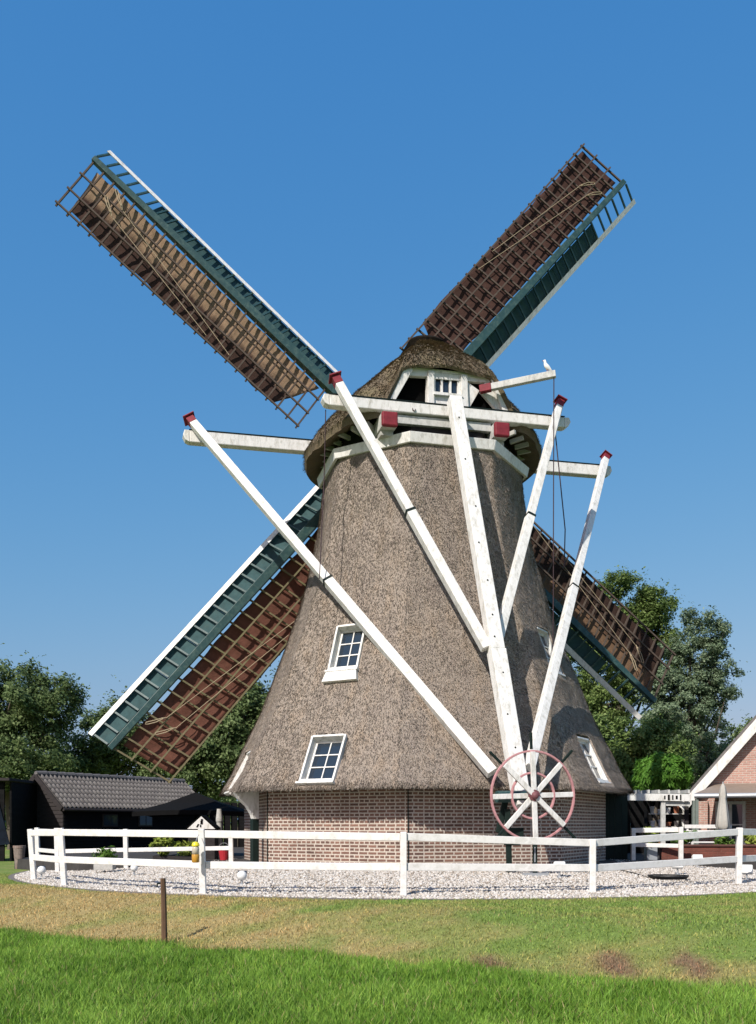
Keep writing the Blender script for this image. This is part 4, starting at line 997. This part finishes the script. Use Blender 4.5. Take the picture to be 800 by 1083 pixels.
for sg, nm in ((1, 'roof'), (-1, 'roof')):
    mb = MB(); Ln = (rB2-rA).length; nt_ = 40; sub = 8; rows = 7; slope = V((0,0,-drop))+sd*sg*hw_; sl = slope.length; sdv = slope/sl; nm_ = rd.cross(sdv); nm_ = nm_ if nm_.z > 0 else -nm_
    for c_ in range(rows):
        vs = []; fs = []
        for i in range(nt_*sub+1):
            q = i/sub; wv_ = .048*math.cos(2*math.pi*q)+.015*math.cos(4*math.pi*q)
            for f_, lift in ((c_/rows, .0), ((c_+1.12)/rows, .020), ((c_+1.12)/rows, .004)):
                vs.append(rA+rd*(Ln*i/(nt_*sub))+slope*min(f_, 1.03)+nm_*(wv_+lift+.03))
        for i in range(nt_*sub):
            for j in range(2): a = i*3+j; fs.append((a, a+3, a+4, a+1))
        mb.add(vs, fs)
    rf = mb.build(nm, TILE, shed, smooth=True)
    if sg == 1:
        mb = MB(); k = 18
        for i in range(k):
            a = rA+rd*(Ln*i/k); b = rA+rd*(Ln*(i+1)/k+.04); mb.tube([a+V((0,0,.055)), b+V((0,0,.065))], [.085,.10], 8)
        mb.build('ridge_tiles', TILE, rf)
        mb = MB(); mb.beam(rA-rd*.03+V((0,0,-.03)), rA-rd*.03+slope*1.01+V((0,0,-.03)), .04, .16, nm_); mb.beam(rA-rd*.03+V((0,0,-.03)), rA-rd*.03+V((0,0,-drop-.03))-sd*hw_, .04, .16, nm_); mb.build('verge_board', GREYB, rf)
        mb = MB(); e0_ = rA+slope*1.05; e1_ = rB2+slope*1.05; mb.tube([e0_, e1_], .05, 8); mb.build('gutter', GREYB, rf)
for t_ in (1.9, 3.6):
    p = rA+rd*t_; mb = MB(); mb.hexa([cA(p,hw_-.17,1.55), cA(p+rd*.7,hw_-.17,1.55), cA(p+rd*.7,hw_-.13,1.55), cA(p,hw_-.13,1.55), cA(p,hw_-.17,2.0), cA(p+rd*.7,hw_-.17,2.0), cA(p+rd*.7,hw_-.13,2.0), cA(p,hw_-.13,2.0)])
    w = mb.build('window', GREYB, shed); mb = MB()
    for k in (0, 1): q = p+rd*(.05+.32*k); mb.hexa([cA(q,hw_-.128,1.6), cA(q+rd*.28,hw_-.128,1.6), cA(q+rd*.28,hw_-.12,1.6), cA(q,hw_-.12,1.6), cA(q,hw_-.128,1.95), cA(q+rd*.28,hw_-.128,1.95), cA(q+rd*.28,hw_-.12,1.95), cA(q,hw_-.12,1.95)])
    mb.build('pane', GLASS, w)
# outbuilding at the very left edge
ob = thing('outbuilding', 'low black flat topped outbuilding at the left edge', 'outbuilding', (-13.2,31.5,.45))
mb = MB()
for k in range(12): mb.box((-14.35+.21*k, 31.0, 1.72), (.2,.06+.01*(k % 2),2.55))
mb.box((-11.75,32.2,1.72), (.06,2.4,2.55)); mb.build('wall', BLACKW, ob)
mb = MB(); mb.box((-13.1,32.0,3.06), (2.85,2.6,.09)); mb.build('roof', GREYB, ob, bevel=.01)
mb = MB(); mb.prism([V((-12.9,30.95,2.75)), V((-12.2,30.95,2.75)), V((-11.75,30.95,1.0)), V((-12.7,30.95,.9))], (0,-.03,0)); mb.build('tarpaulin', M('dark_blue_tarpaulin', (.006,.010,.018), .8, .6, 3, bump=.3, spec=.1), ob)
# black boards added to fill the dark area under and behind the parasol
mb = MB()
bf = thing('dark_infill_boards', 'tall black boards added to fill the dark area behind the black parasol', 'fence', (-6,37,.5))
for k in range(18): mb.box((-8.2+.27*k, 38+.1*k, 1.5), (.26,.04,2.0+.02*(k % 3)))
mb.build('boards', BLACKW, bf); mb = MB(); mb.beam((-8.2,38.06,2.3), (-3.6,39.76,2.3), .06, .08); mb.build('rail', BLACKW, bf)

# black parasol
pc = at(207, 838, 28.5); par = thing('parasol', 'large square black parasol open beside the mill', 'parasol', (pc.x, pc.y, .72))
mb = MB(); hwp = 1.62; zc = pc.z; ez_ = at(0, 858, 27.5).z; cs = [V((pc.x+hwp*math.sqrt(2)*.88*math.cos(rad(a)), pc.y+hwp*math.sqrt(2)*.8*math.sin(rad(a)), ez_-.02)) for a in (38, 142, 218, 322)]
vs = [pc]; fs = []; k = 8
for i in range(4):
    for j in range(k): f_ = j/k; p = cs[i]*(1-f_)+cs[(i+1) % 4]*f_; vs.append(p+V((0,0,.05*math.sin(math.pi*f_))))
m_ = len(vs)-1
for i in range(m_): vs.append(pc+(vs[1+i]-pc)*.5+V((0,0,-.05)))
for i in range(m_): vs.append(vs[1+i]+V((0,0,-.13)))
for i in range(m_):
    n2 = (i+1) % m_; fs += [(0, 1+m_+i, 1+m_+n2), (1+m_+i, 1+i, 1+n2, 1+m_+n2), (1+i, 1+2*m_+i, 1+2*m_+n2, 1+n2)]
mb.add(vs, fs); cn = mb.build('canopy', CANVASB, par); cn.modifiers.new('t', 'SOLIDIFY').thickness = .008
mb = MB(); mb.tube([V((pc.x,pc.y,.72)), pc-V((0,0,.02))], .035, 10); mb.build('pole', BLACK, par)
mb = MB(); mb.lathe((pc.x,pc.y,.724), [(.35,0),(.35,.08),(.06,.12)], 16); mb.build('base', BLACK, par)
mb = MB(); mb.ball(pc+V((0,0,.05)), (.04,.04,.06)); mb.build('finial', BLACK, par)
for i in range(4): mb = MB(); mb.beam(pc-V((0,0,.10)), cs[i]-V((0,0,.03)), .025, .03); mb.build('rib', BLACK, par)

# small hutch with a white gable under the parasol
hp = at(213, 877, 25.0); hut = thing('hutch', 'little hutch with white triangular gable and dark roof behind fence', 'hutch', (hp.x, hp.y, .72))
mb = MB(); w = .36; mb.box((hp.x, hp.y+.3, (.72+hp.z)/2), (w*1.9,.6,hp.z-.72)); mb.build('body', GREYB, hut)
mb = MB(); mb.prism([hp+V((-w,-.01,.002)), hp+V((w,-.01,.002)), hp+V((0,-.01,.33))], (0,.02,0)); gb = mb.build('gable', WHITE, hut)
mb = MB(); mb.box(hp+V((.01,-.016,.17)), (.06,.01,.09)); mb.ball(hp+V((.02,-.018,.235)), (.032,.006,.03), 10, 6); mb.prism([hp+V((-.13,-.022,.05)), hp+V((-.09,-.022,.05)), hp+V((-.05,-.022,.13)), hp+V((-.09,-.022,.13))], (0,.01,0)); mb.prism([hp+V((-.03,-.022,.05)), hp+V((.0,-.022,.05)), hp+V((.0,-.022,.11)), hp+V((-.03,-.022,.11))], (0,.01,0)); mb.build('emblem', BLACK, gb)
mb = MB()
for sg in (-1, 1): mb.beam(hp+V((sg*.0,.30,.355)), hp+V((sg*(w+.04),.30,.01)), .62, .035, (0,0,1))
mb.build('roof', BLACK, hut)
# pale post, red bucket, planters and pots behind the back fence
p = at(232, 880, 25.8); mb = MB(); mb.lathe((p.x,p.y,.72), [(.10,0),(.10,.05),(.075,.07),(.07,.95),(.09,1.0),(.09,1.05),(.06,1.32)], 14); o = mb.build('stone_post', STONEG); tag(o, 'pale grey round post standing under the edge of the parasol', 'post')
p = at(237, 912, 24.6); root = thing('bucket', 'red tapered bucket on the paving beside the mill wall', 'bucket', (p.x,p.y,.72))
mb = MB(); mb.lathe((p.x,p.y,.722), [(.10,0),(.14,.26),(.15,.265),(.145,.28),(.13,.278),(.10,.06)], 16); mb.build('body', M('red_plastic', (.42,.03,.04), .4, .1), root)
mb = MB(); mb.tube([V((p.x+.145*math.cos(rad(a)), p.y, 1.0+.16*math.sin(rad(a)))) for a in range(0, 181, 20)], .006, 5); mb.build('handle', STEEL, root)
def planter(name, label, px0, px1, Y, z0, h, mat, pot='box', plant=None, nl=900, ph=.3, seed=1, lw=None, cat='planter', leaf=.05):
    global rng
    rng = np.random.default_rng(seed); a = at(px0, 0, Y).x; b = at(px1, 0, Y).x; cx = (a+b)/2; w = b-a; root = thing(name, label, cat, (cx, Y, z0)); d = lw or .3
    mb = MB()
    if pot == 'box':
        t_ = .03; mb.box((cx, Y-d/2+t_/2, z0+h/2), (w,t_,h)); mb.box((cx, Y+d/2-t_/2, z0+h/2), (w,t_,h)); mb.box((a+t_/2, Y, z0+h/2), (t_,d-2*t_-.004,h)); mb.box((b-t_/2, Y, z0+h/2), (t_,d-2*t_-.004,h)); mb.box((cx, Y, z0+h*.35), (w-2*t_-.004,d-2*t_-.004,h*.6))
        mb.build('trough', mat, root, bevel=.006)
    else:
        r = w/2; mb.lathe((cx,Y,z0), [(r*.62,0),(r*.95,h*.9),(r,h*.9),(r,h),(r*.86,h),(r*.8,h*.8)], 18); mb.build('pot', mat, root)
    if plant:
        C = [(a+w*rng.random(), Y+rng.uniform(-.5,.5)*d, z0+h+ph*rng.uniform(.1,.85)) for _ in range(10)]
        v = leaf_cloud(C, [ph*.32]*10, nl, leaf, elong=1.5); quads_obj('foliage', v, plant, root, (cx, Y, z0+h*.6))
        mb = MB()
        for _ in range(8): q = C[_]; mb.tube([V((q[0]*.6+cx*.4, q[1]*.6+Y*.4, z0+h*.6)), V(q)], [.008,.004], 5)
        mb.build('stems', LF, root)
    return root
planter('planter', 'long low planter of yellow green plants behind the wasp trap', 163, 206, 23.9, .72, .14, GREYB, 'box', LE, 1500, .46, 201)
planter('planter', 'short grey planter with a small plant at the far left of the gravel', 101, 121, 22.0, .60, .22, STONEG, 'box', LF, 180, .34, 202, leaf=.045)
planter('pot', 'tall tapered pot with a rusty bottom on the grass at the left', 14, 27, 25.6, .45, .62, M('mottled_pot', (.20,.16,.14), .8, .5, 10, dirt=(.24,.09,.05), dirt_amt=.9, dirt_scale=3), 'pot', None, cat='pot')
planter('planter', 'grey square planter with lime plants beside the open green door', 683, 694, 24.8, .72, .40, STEEL, 'box', LE, 900, .42, 204)
# low brick planter wall with plants, and white bench board
bw = thing('planter_wall', 'low red brown brick planter wall by the house', 'planter', (8.6,24.6,.6))
mb = MB(); x0, x1 = at(699,0,25).x, at(806,0,25).x; mb.box(((x0+x1)/2, 25.0, .80), (x1-x0,.22,.52)); o = mb.build('wall', REDBR, bw); set_uv(o, wall_uv)
mb = MB(); mb.box(((x0+x1)/2, 25.0, 1.085), (x1-x0+.06,.30,.05)); mb.build('coping', M('dark_coping', (.10,.045,.035), .8, .2), bw, bevel=.008)
for i, (px, lab, mt_, n_) in enumerate(((724, 'leafy green clump growing in the brick planter near the short fence', LF, 900), (765, 'small green clump in the brick planter under the folded parasol', LF, 500), (797, 'yellow green clump in the brick planter at the right edge', LE, 800))):
    rng = np.random.default_rng(210+i); p = at(px, 0, 25.25); C = [(p.x+rng.uniform(-.24,.24), 25.25+rng.uniform(-.1,.1), 1.13+rng.uniform(0,.26)) for _ in range(9)]
    root = thing('shrub', lab, 'plant', (p.x,25.25,1.1)); quads_obj('foliage', leaf_cloud(C, [.12]*9, n_, .045, elong=1.4), mt_, root, (p.x,25.25,1.1))
    mb = MB()
    for q in C[:5]: mb.tube([V((p.x,25.25,1.0)), V(q)], [.012,.004], 5)
    mb.build('stems', LF, root)
bn = thing('bench', 'white bench behind the brick planter below the house window', 'bench', (9.4,26.6,.72))
mb = MB(); xa, xb = at(727,0,26.6).x, at(777,0,26.6).x
for k in range(3): mb.box(((xa+xb)/2, 26.45+.13*k, 1.14), (xb-xa,.11,.035))
mb.build('seat', WHITEF, bn, bevel=.005)
mb = MB(); mb.box(((xa+xb)/2, 26.80, 1.42), (xb-xa,.03,.10)); mb.box(((xa+xb)/2, 26.80, 1.57), (xb-xa,.03,.10)); mb.build('backrest', WHITEF, bn, bevel=.005)
for x in (xa+.08, xb-.08):
    mb = MB(); mb.beam((x,26.42,.72), (x,26.42,1.12), .06, .06); mb.build('leg', WHITEF, bn); mb = MB(); mb.beam((x,26.83,.72), (x,26.83,1.62), .06, .05); mb.build('leg', WHITEF, bn)

# ------------------------------------------------------------------ pergola with rack (right)
pg = thing('pergola', 'white beamed pergola between the mill and the brick house', 'pergola', (7.9,28.0,.72)); Yp = 27.5
b0_ = at(660,843,Yp); b1_ = at(731,844,Yp)
mb = MB(); mb.beam(b0_, b1_, .08, .20); mb.build('beam', WHITE, pg, bevel=.008)
mb = MB(); q = at(702,850,Yp); q2 = at(731,850.5,Yp); mb.beam(V((q.x,Yp+.08,q.z)), V((q2.x,Yp+.08,q2.z)), .06, .12); mb.build('under_beam', OLDWHITE, pg)
for px, Y, m_, wd in ((701.5, Yp+.07, OLDWHITE, .12), (726.5, Yp+.5, GREYB, .10), (734.5, Yp+.1, M('grey_green_post', (.16,.19,.17), .7, .2), .11)):
    p = at(px, 846, Y); mb = MB(); mb.beam(V((p.x,Y,.72)), V((p.x,Y,p.z-.02)), wd, wd, up=(0,1,0)); mb.build('post', m_, pg, bevel=.008)
for i in range(7):
    x = b0_.x+.15+(b1_.x-b0_.x-.2)*i/6; mb = MB(); mb.beam((x,Yp-.0,b0_.z+.155), (x,Yp+3.0,b0_.z+.155), .05, .10); mb.build('rafter', OLDWHITE, pg)
mb = MB()
for i in range(5): p = at(703.5+4.2*i, 843.5, Yp-.045); mb.box(p, (.035+.02*(i % 2),.012,.10+.03*((i*2) % 3)))
mb.build('dark_marks', BLACK, pg)
mb = MB(); p = at(692,846,Yp+2.6)
for k in range(24): mb.box((b0_.x+.9+.17*k, Yp+3.05, 1.65), (.16,.03,1.85))
mb.build('back_boards', BLACKW, pg)
rk = thing('plant_rack', 'dark shelving rack inside the pergola', 'rack', (8.3,29.6,.72)); xa, xb = at(686,0,29.6).x, at(730,0,29.6).x
for z in (1.12, 1.55, 1.95):
    mb = MB(); mb.box(((xa+xb)/2,29.7,z), (xb-xa,.3,.03)); mb.build('shelf', OLDWHITE if z > 1.2 else GREYB, rk)
for x in (xa-.03, xb+.03):
    mb = MB(); mb.box((x,29.7,1.4), (.05,.3,1.36)); mb.build('upright', BLACKW, rk)
cols_ = [('white', PLASTICW), ('terracotta', TERRA), ('grey', STONEG), ('white', PLASTICW)]
for j, (z, nm_) in enumerate(((1.138,'lowest'),(1.568,'middle'),(1.968,'top'))):
    for i in range(5):
        cn_, m_ = cols_[(i+j*3) % 4]; x = xa+.14+(xb-xa-.28)*i/4; r_ = .07+.02*((i*3+j) % 2); hp_ = .13+.04*((i+j) % 3)
        mb = MB(); mb.lathe((x,29.68,z), [(r_*.7,0),(r_,hp_*.85),(r_*1.1,hp_*.85),(r_*1.1,hp_),(r_*.9,hp_),(r_*.8,hp_*.7)], 14); o = mb.build('flower_pot', m_)
        tag(o, '%s flower pot, %s from the left on the %s shelf of the rack' % (cn_, ('first','second','third','fourth','fifth')[i], nm_), 'flower pot', 'pots on the pergola rack')
root = thing('crate', 'orange brown crate on the floor of the pergola', 'crate', (at(691,0,28.4).x, 28.4, .72)); xc = at(691,0,28.4).x
mb = MB()
for k in range(3): mb.box((xc,28.22,1.02+.1*k), (.36,.02,.08)); mb.box((xc,28.58,1.02+.1*k), (.36,.02,.08))
for s_ in (-1, 1): mb.box((xc+s_*.17,28.4,1.12), (.02,.34,.30))
mb.box((xc,28.4,.97), (.32,.34,.02)); mb.build('slats', TERRA, root); mb = MB()
for s_ in (-1, 1):
    for t_ in (-1, 1): mb.box((xc+s_*.15,28.4+t_*.15,.84), (.03,.03,.24))
mb.build('feet', GREYB, root)

# ------------------------------------------------------------------ brick house (right)
HY = 29.0; hc = at(731,0,HY); HA = rad(23.0); half = 3.7; pit = 1.17; ze = at(0,842,HY).z; HL = 8.0
hx, hy = V((math.cos(HA), math.sin(HA), 0)), V((-math.sin(HA)*-1, math.cos(HA), 0))     # along the gable, into the house
hy = V((math.sin(HA), math.cos(HA), 0)); hx = V((math.cos(HA), -math.sin(HA), 0))
HS = lambda a, b, z: V((hc.x, HY, 0))+hx*a+hy*b+V((0,0,z))
def hbox(mb, a0, a1, b0, b1, z0, z1): mb.hexa([HS(a0,b0,z0), HS(a1,b0,z0), HS(a1,b1,z0), HS(a0,b1,z0), HS(a0,b0,z1), HS(a1,b0,z1), HS(a1,b1,z1), HS(a0,b1,z1)])
def hat(px, b):      # distance along the gable of a picture column, on the plane b in front of/behind the gable
    d = (px-400)/F; o_ = HS(0, b, 0); return (d*o_.y-o_.x)/(hx.x-d*hx.y)
hc0 = HS(half, 4, .6)
house = thing('brick_house', 'pinkish brick house with a white edged gable at the right', 'house', tuple(hc0))
xl, xr, xm = .18, 2*half-.18, half; za = ze+half*pit
zin = lambda x: ze+(x if x < xm else 2*half-x)*pit-.12
mb = MB(); mb.prism([HS(xl,0,.4), HS(xr,0,.4), HS(xr,0,zin(xr)), HS(xm,0,za-.12), HS(xl,0,zin(xl))], hy*HL); o = mb.build('wall', HBRICK, house); set_uv(o, wall_uv)
for sg in (-1, 1):
    mb = MB(); ra = HS(xm,-.28,za); eb = HS(xm+sg*(half+.22),-.28,ze-.22*pit); nrm_ = (eb-ra).cross(hy)*sg; nrm_ = nrm_ if nrm_.z > 0 else -nrm_
    nrm_.normalize(); mb.prism([ra, eb, eb+hy*(HL+.5), ra+hy*(HL+.5)], nrm_*.12); ro = mb.build('roof', TILE, house)
    mb = MB(); off = hy*-.03+V((0,0,-.13)); mb.beam(ra+off, eb+off, .045, .25, V((0,0,1))); mb.build('bargeboard', WHITE, ro, bevel=.008)
mb = MB(); a0 = hat(737,-.2); hbox(mb, a0, hat(749,-.2), -.22, -.003, .5, 2.32); o = mb.build('brick_pier', HBRICK, house); set_uv(o, wall_uv)
xa, xb = hat(757,-.05), hat(789,-.05); zt = at(0,848,HY).z; xc_ = (xa+xb)/2
mb = MB()
for (x0, x1, z0, z1) in ((xa,xa+.09,.75,zt),(xb-.09,xb,.75,zt),(xa+.09,xb-.09,zt-.09,zt),(xa+.09,xb-.09,.75,.87),(xc_-.04,xc_+.04,.87,zt-.09)): hbox(mb, x0, x1, -.075, -.004, z0, z1)
wd_ = mb.build('window', WHITE, house, bevel=.006)
mb = MB(); hbox(mb, xa+.09, xb-.09, -.022, -.006, .87, zt-.09); mb.build('pane', GLASS, wd_)
mb = MB(); hbox(mb, xa+.09, xb-.09, -.07, -.03, 1.60, 1.64); mb.build('glazing_bar', WHITE, wd_)
cy = thing('canopy', 'tan lean to canopy with a grey gutter across the house front', 'canopy', tuple(HS(2,-.9,2.4))); zg = at(0,842.5,HY-1.0).z
x0 = hat(735,-1.5); x1 = 2*half
mb = MB(); mb.prism([HS(x0,-1.5,zg+.04), HS(x1,-1.5,zg+.04), HS(x1,-.02,zg+.36), HS(x0+.5,-.02,zg+.36)], (0,0,.03)); mb.build('roof_sheet', M('tan_canopy_sheet', (.22,.175,.14), .6, .15), cy)
mb = MB(); mb.tube([HS(x0,-1.55,zg), HS(x1,-1.55,zg)], .07, 12); mb.build('gutter', STEEL, cy)
mb = MB(); q = HS(x0+.06,-1.5,0); mb.beam((q.x,q.y,.72), (q.x,q.y,zg-.075), .08, .08, up=(0,1,0)); mb.build('post', bpy.data.materials['grey_green_post'], cy)
# folded beige parasol in front of the house
p = at(765, 880, 26.2); fp = thing('folded_parasol', 'folded grey beige parasol standing in front of the house window', 'parasol', (p.x,26.2,.72)); zt = at(0,829,26.2).z
mb = MB(); n_ = 20; prof = [(.02,zt),(.07,zt-.08),(.095,zt-.3),(.085,zt-.42),(.11,zt-.6),(.15,zt-.95),(.17,zt-1.15),(.13,zt-1.22)]; vs = []; fs = []
for r_, z in prof:
    for k in range(n_): a = 2*math.pi*k/n_; rr = r_*(1+.22*math.cos(5*a)*(1 if r_ > .08 else .2)); vs.append(V((p.x+rr*math.cos(a), 26.2+rr*math.sin(a), z)))
fs = [((j+1)*n_+k, (j+1)*n_+(k+1) % n_, j*n_+(k+1) % n_, j*n_+k) for j in range(len(prof)-1) for k in range(n_)]
mb.add(vs, fs); mb.build('canopy', CANVASG, fp, smooth=True)
mb = MB(); mb.tube([V((p.x,26.2,.72)), V((p.x,26.2,zt+.05))], .022, 8); mb.build('pole', STEEL, fp)
mb = MB(); mb.lathe((p.x,26.2,.722), [(.25,0),(.25,.06),(.05,.1)], 14); mb.build('base', CONC, fp)

# ------------------------------------------------------------------ light, sky, camera
SUN_AZ, SUN_EL = 33.0, 41.0
W = bpy.data.worlds.new('World'); S.world = W; W.use_nodes = True; nt = W.node_tree
bg = nt.nodes['Background']; sky = nt.nodes.new('ShaderNodeTexSky'); sky.sky_type = 'NISHITA'; sky.sun_disc = False
sky.sun_elevation = rad(SUN_EL); sky.sun_rotation = rad(180+SUN_AZ); sky.altitude = 0; sky.air_density = 1.5; sky.dust_density = 1.5; sky.ozone_density = 1.0
# colour response of the phone camera to the clear sky
sp_ = nt.nodes.new('ShaderNodeSeparateColor'); cb_ = nt.nodes.new('ShaderNodeCombineColor'); nt.links.new(sky.outputs[0], sp_.inputs[0])
for k_, (pw, gn) in enumerate(((1.267,.322), (.653,1.117), (.317,2.89))):
    a_ = nt.nodes.new('ShaderNodeMath'); a_.operation = 'POWER'; a_.inputs[1].default_value = pw; nt.links.new(sp_.outputs[k_], a_.inputs[0])
    b_ = nt.nodes.new('ShaderNodeMath'); b_.operation = 'MULTIPLY'; b_.inputs[1].default_value = gn; nt.links.new(a_.outputs[0], b_.inputs[0]); nt.links.new(b_.outputs[0], cb_.inputs[k_])
nt.links.new(cb_.outputs[0], bg.inputs[0]); bg.inputs[1].default_value = .10
sl = bpy.data.lights.new('sun', 'SUN'); sl.energy = 4.3; sl.angle = rad(.53); sl.color = (1.0,.95,.87)
so = bpy.data.objects.new('sun', sl); COL.objects.link(so)
sdir = V((-math.sin(rad(SUN_AZ))*math.cos(rad(SUN_EL)), -math.cos(rad(SUN_AZ))*math.cos(rad(SUN_EL)), math.sin(rad(SUN_EL))))
so.rotation_euler = (-sdir).to_track_quat('-Z', 'Y').to_euler(); so.location = sdir*60
cam = bpy.data.cameras.new('camera'); co = bpy.data.objects.new('camera', cam); COL.objects.link(co)
co.location = (0,0,E); co.rotation_euler = (rad(90),0,0)
cam.sensor_fit = 'HORIZONTAL'; cam.sensor_width = 36; cam.lens = 36*F/800; cam.shift_x = 0; cam.shift_y = (HZ-541.5)/800; cam.clip_start = .1; cam.clip_end = 6000
S.camera = co
S.view_settings.view_transform = 'Standard'; S.view_settings.look = 'None'; S.view_settings.exposure = .42; S.view_settings.gamma = 1; S.view_settings.use_curve_mapping = False
S.cycles.use_denoising = True
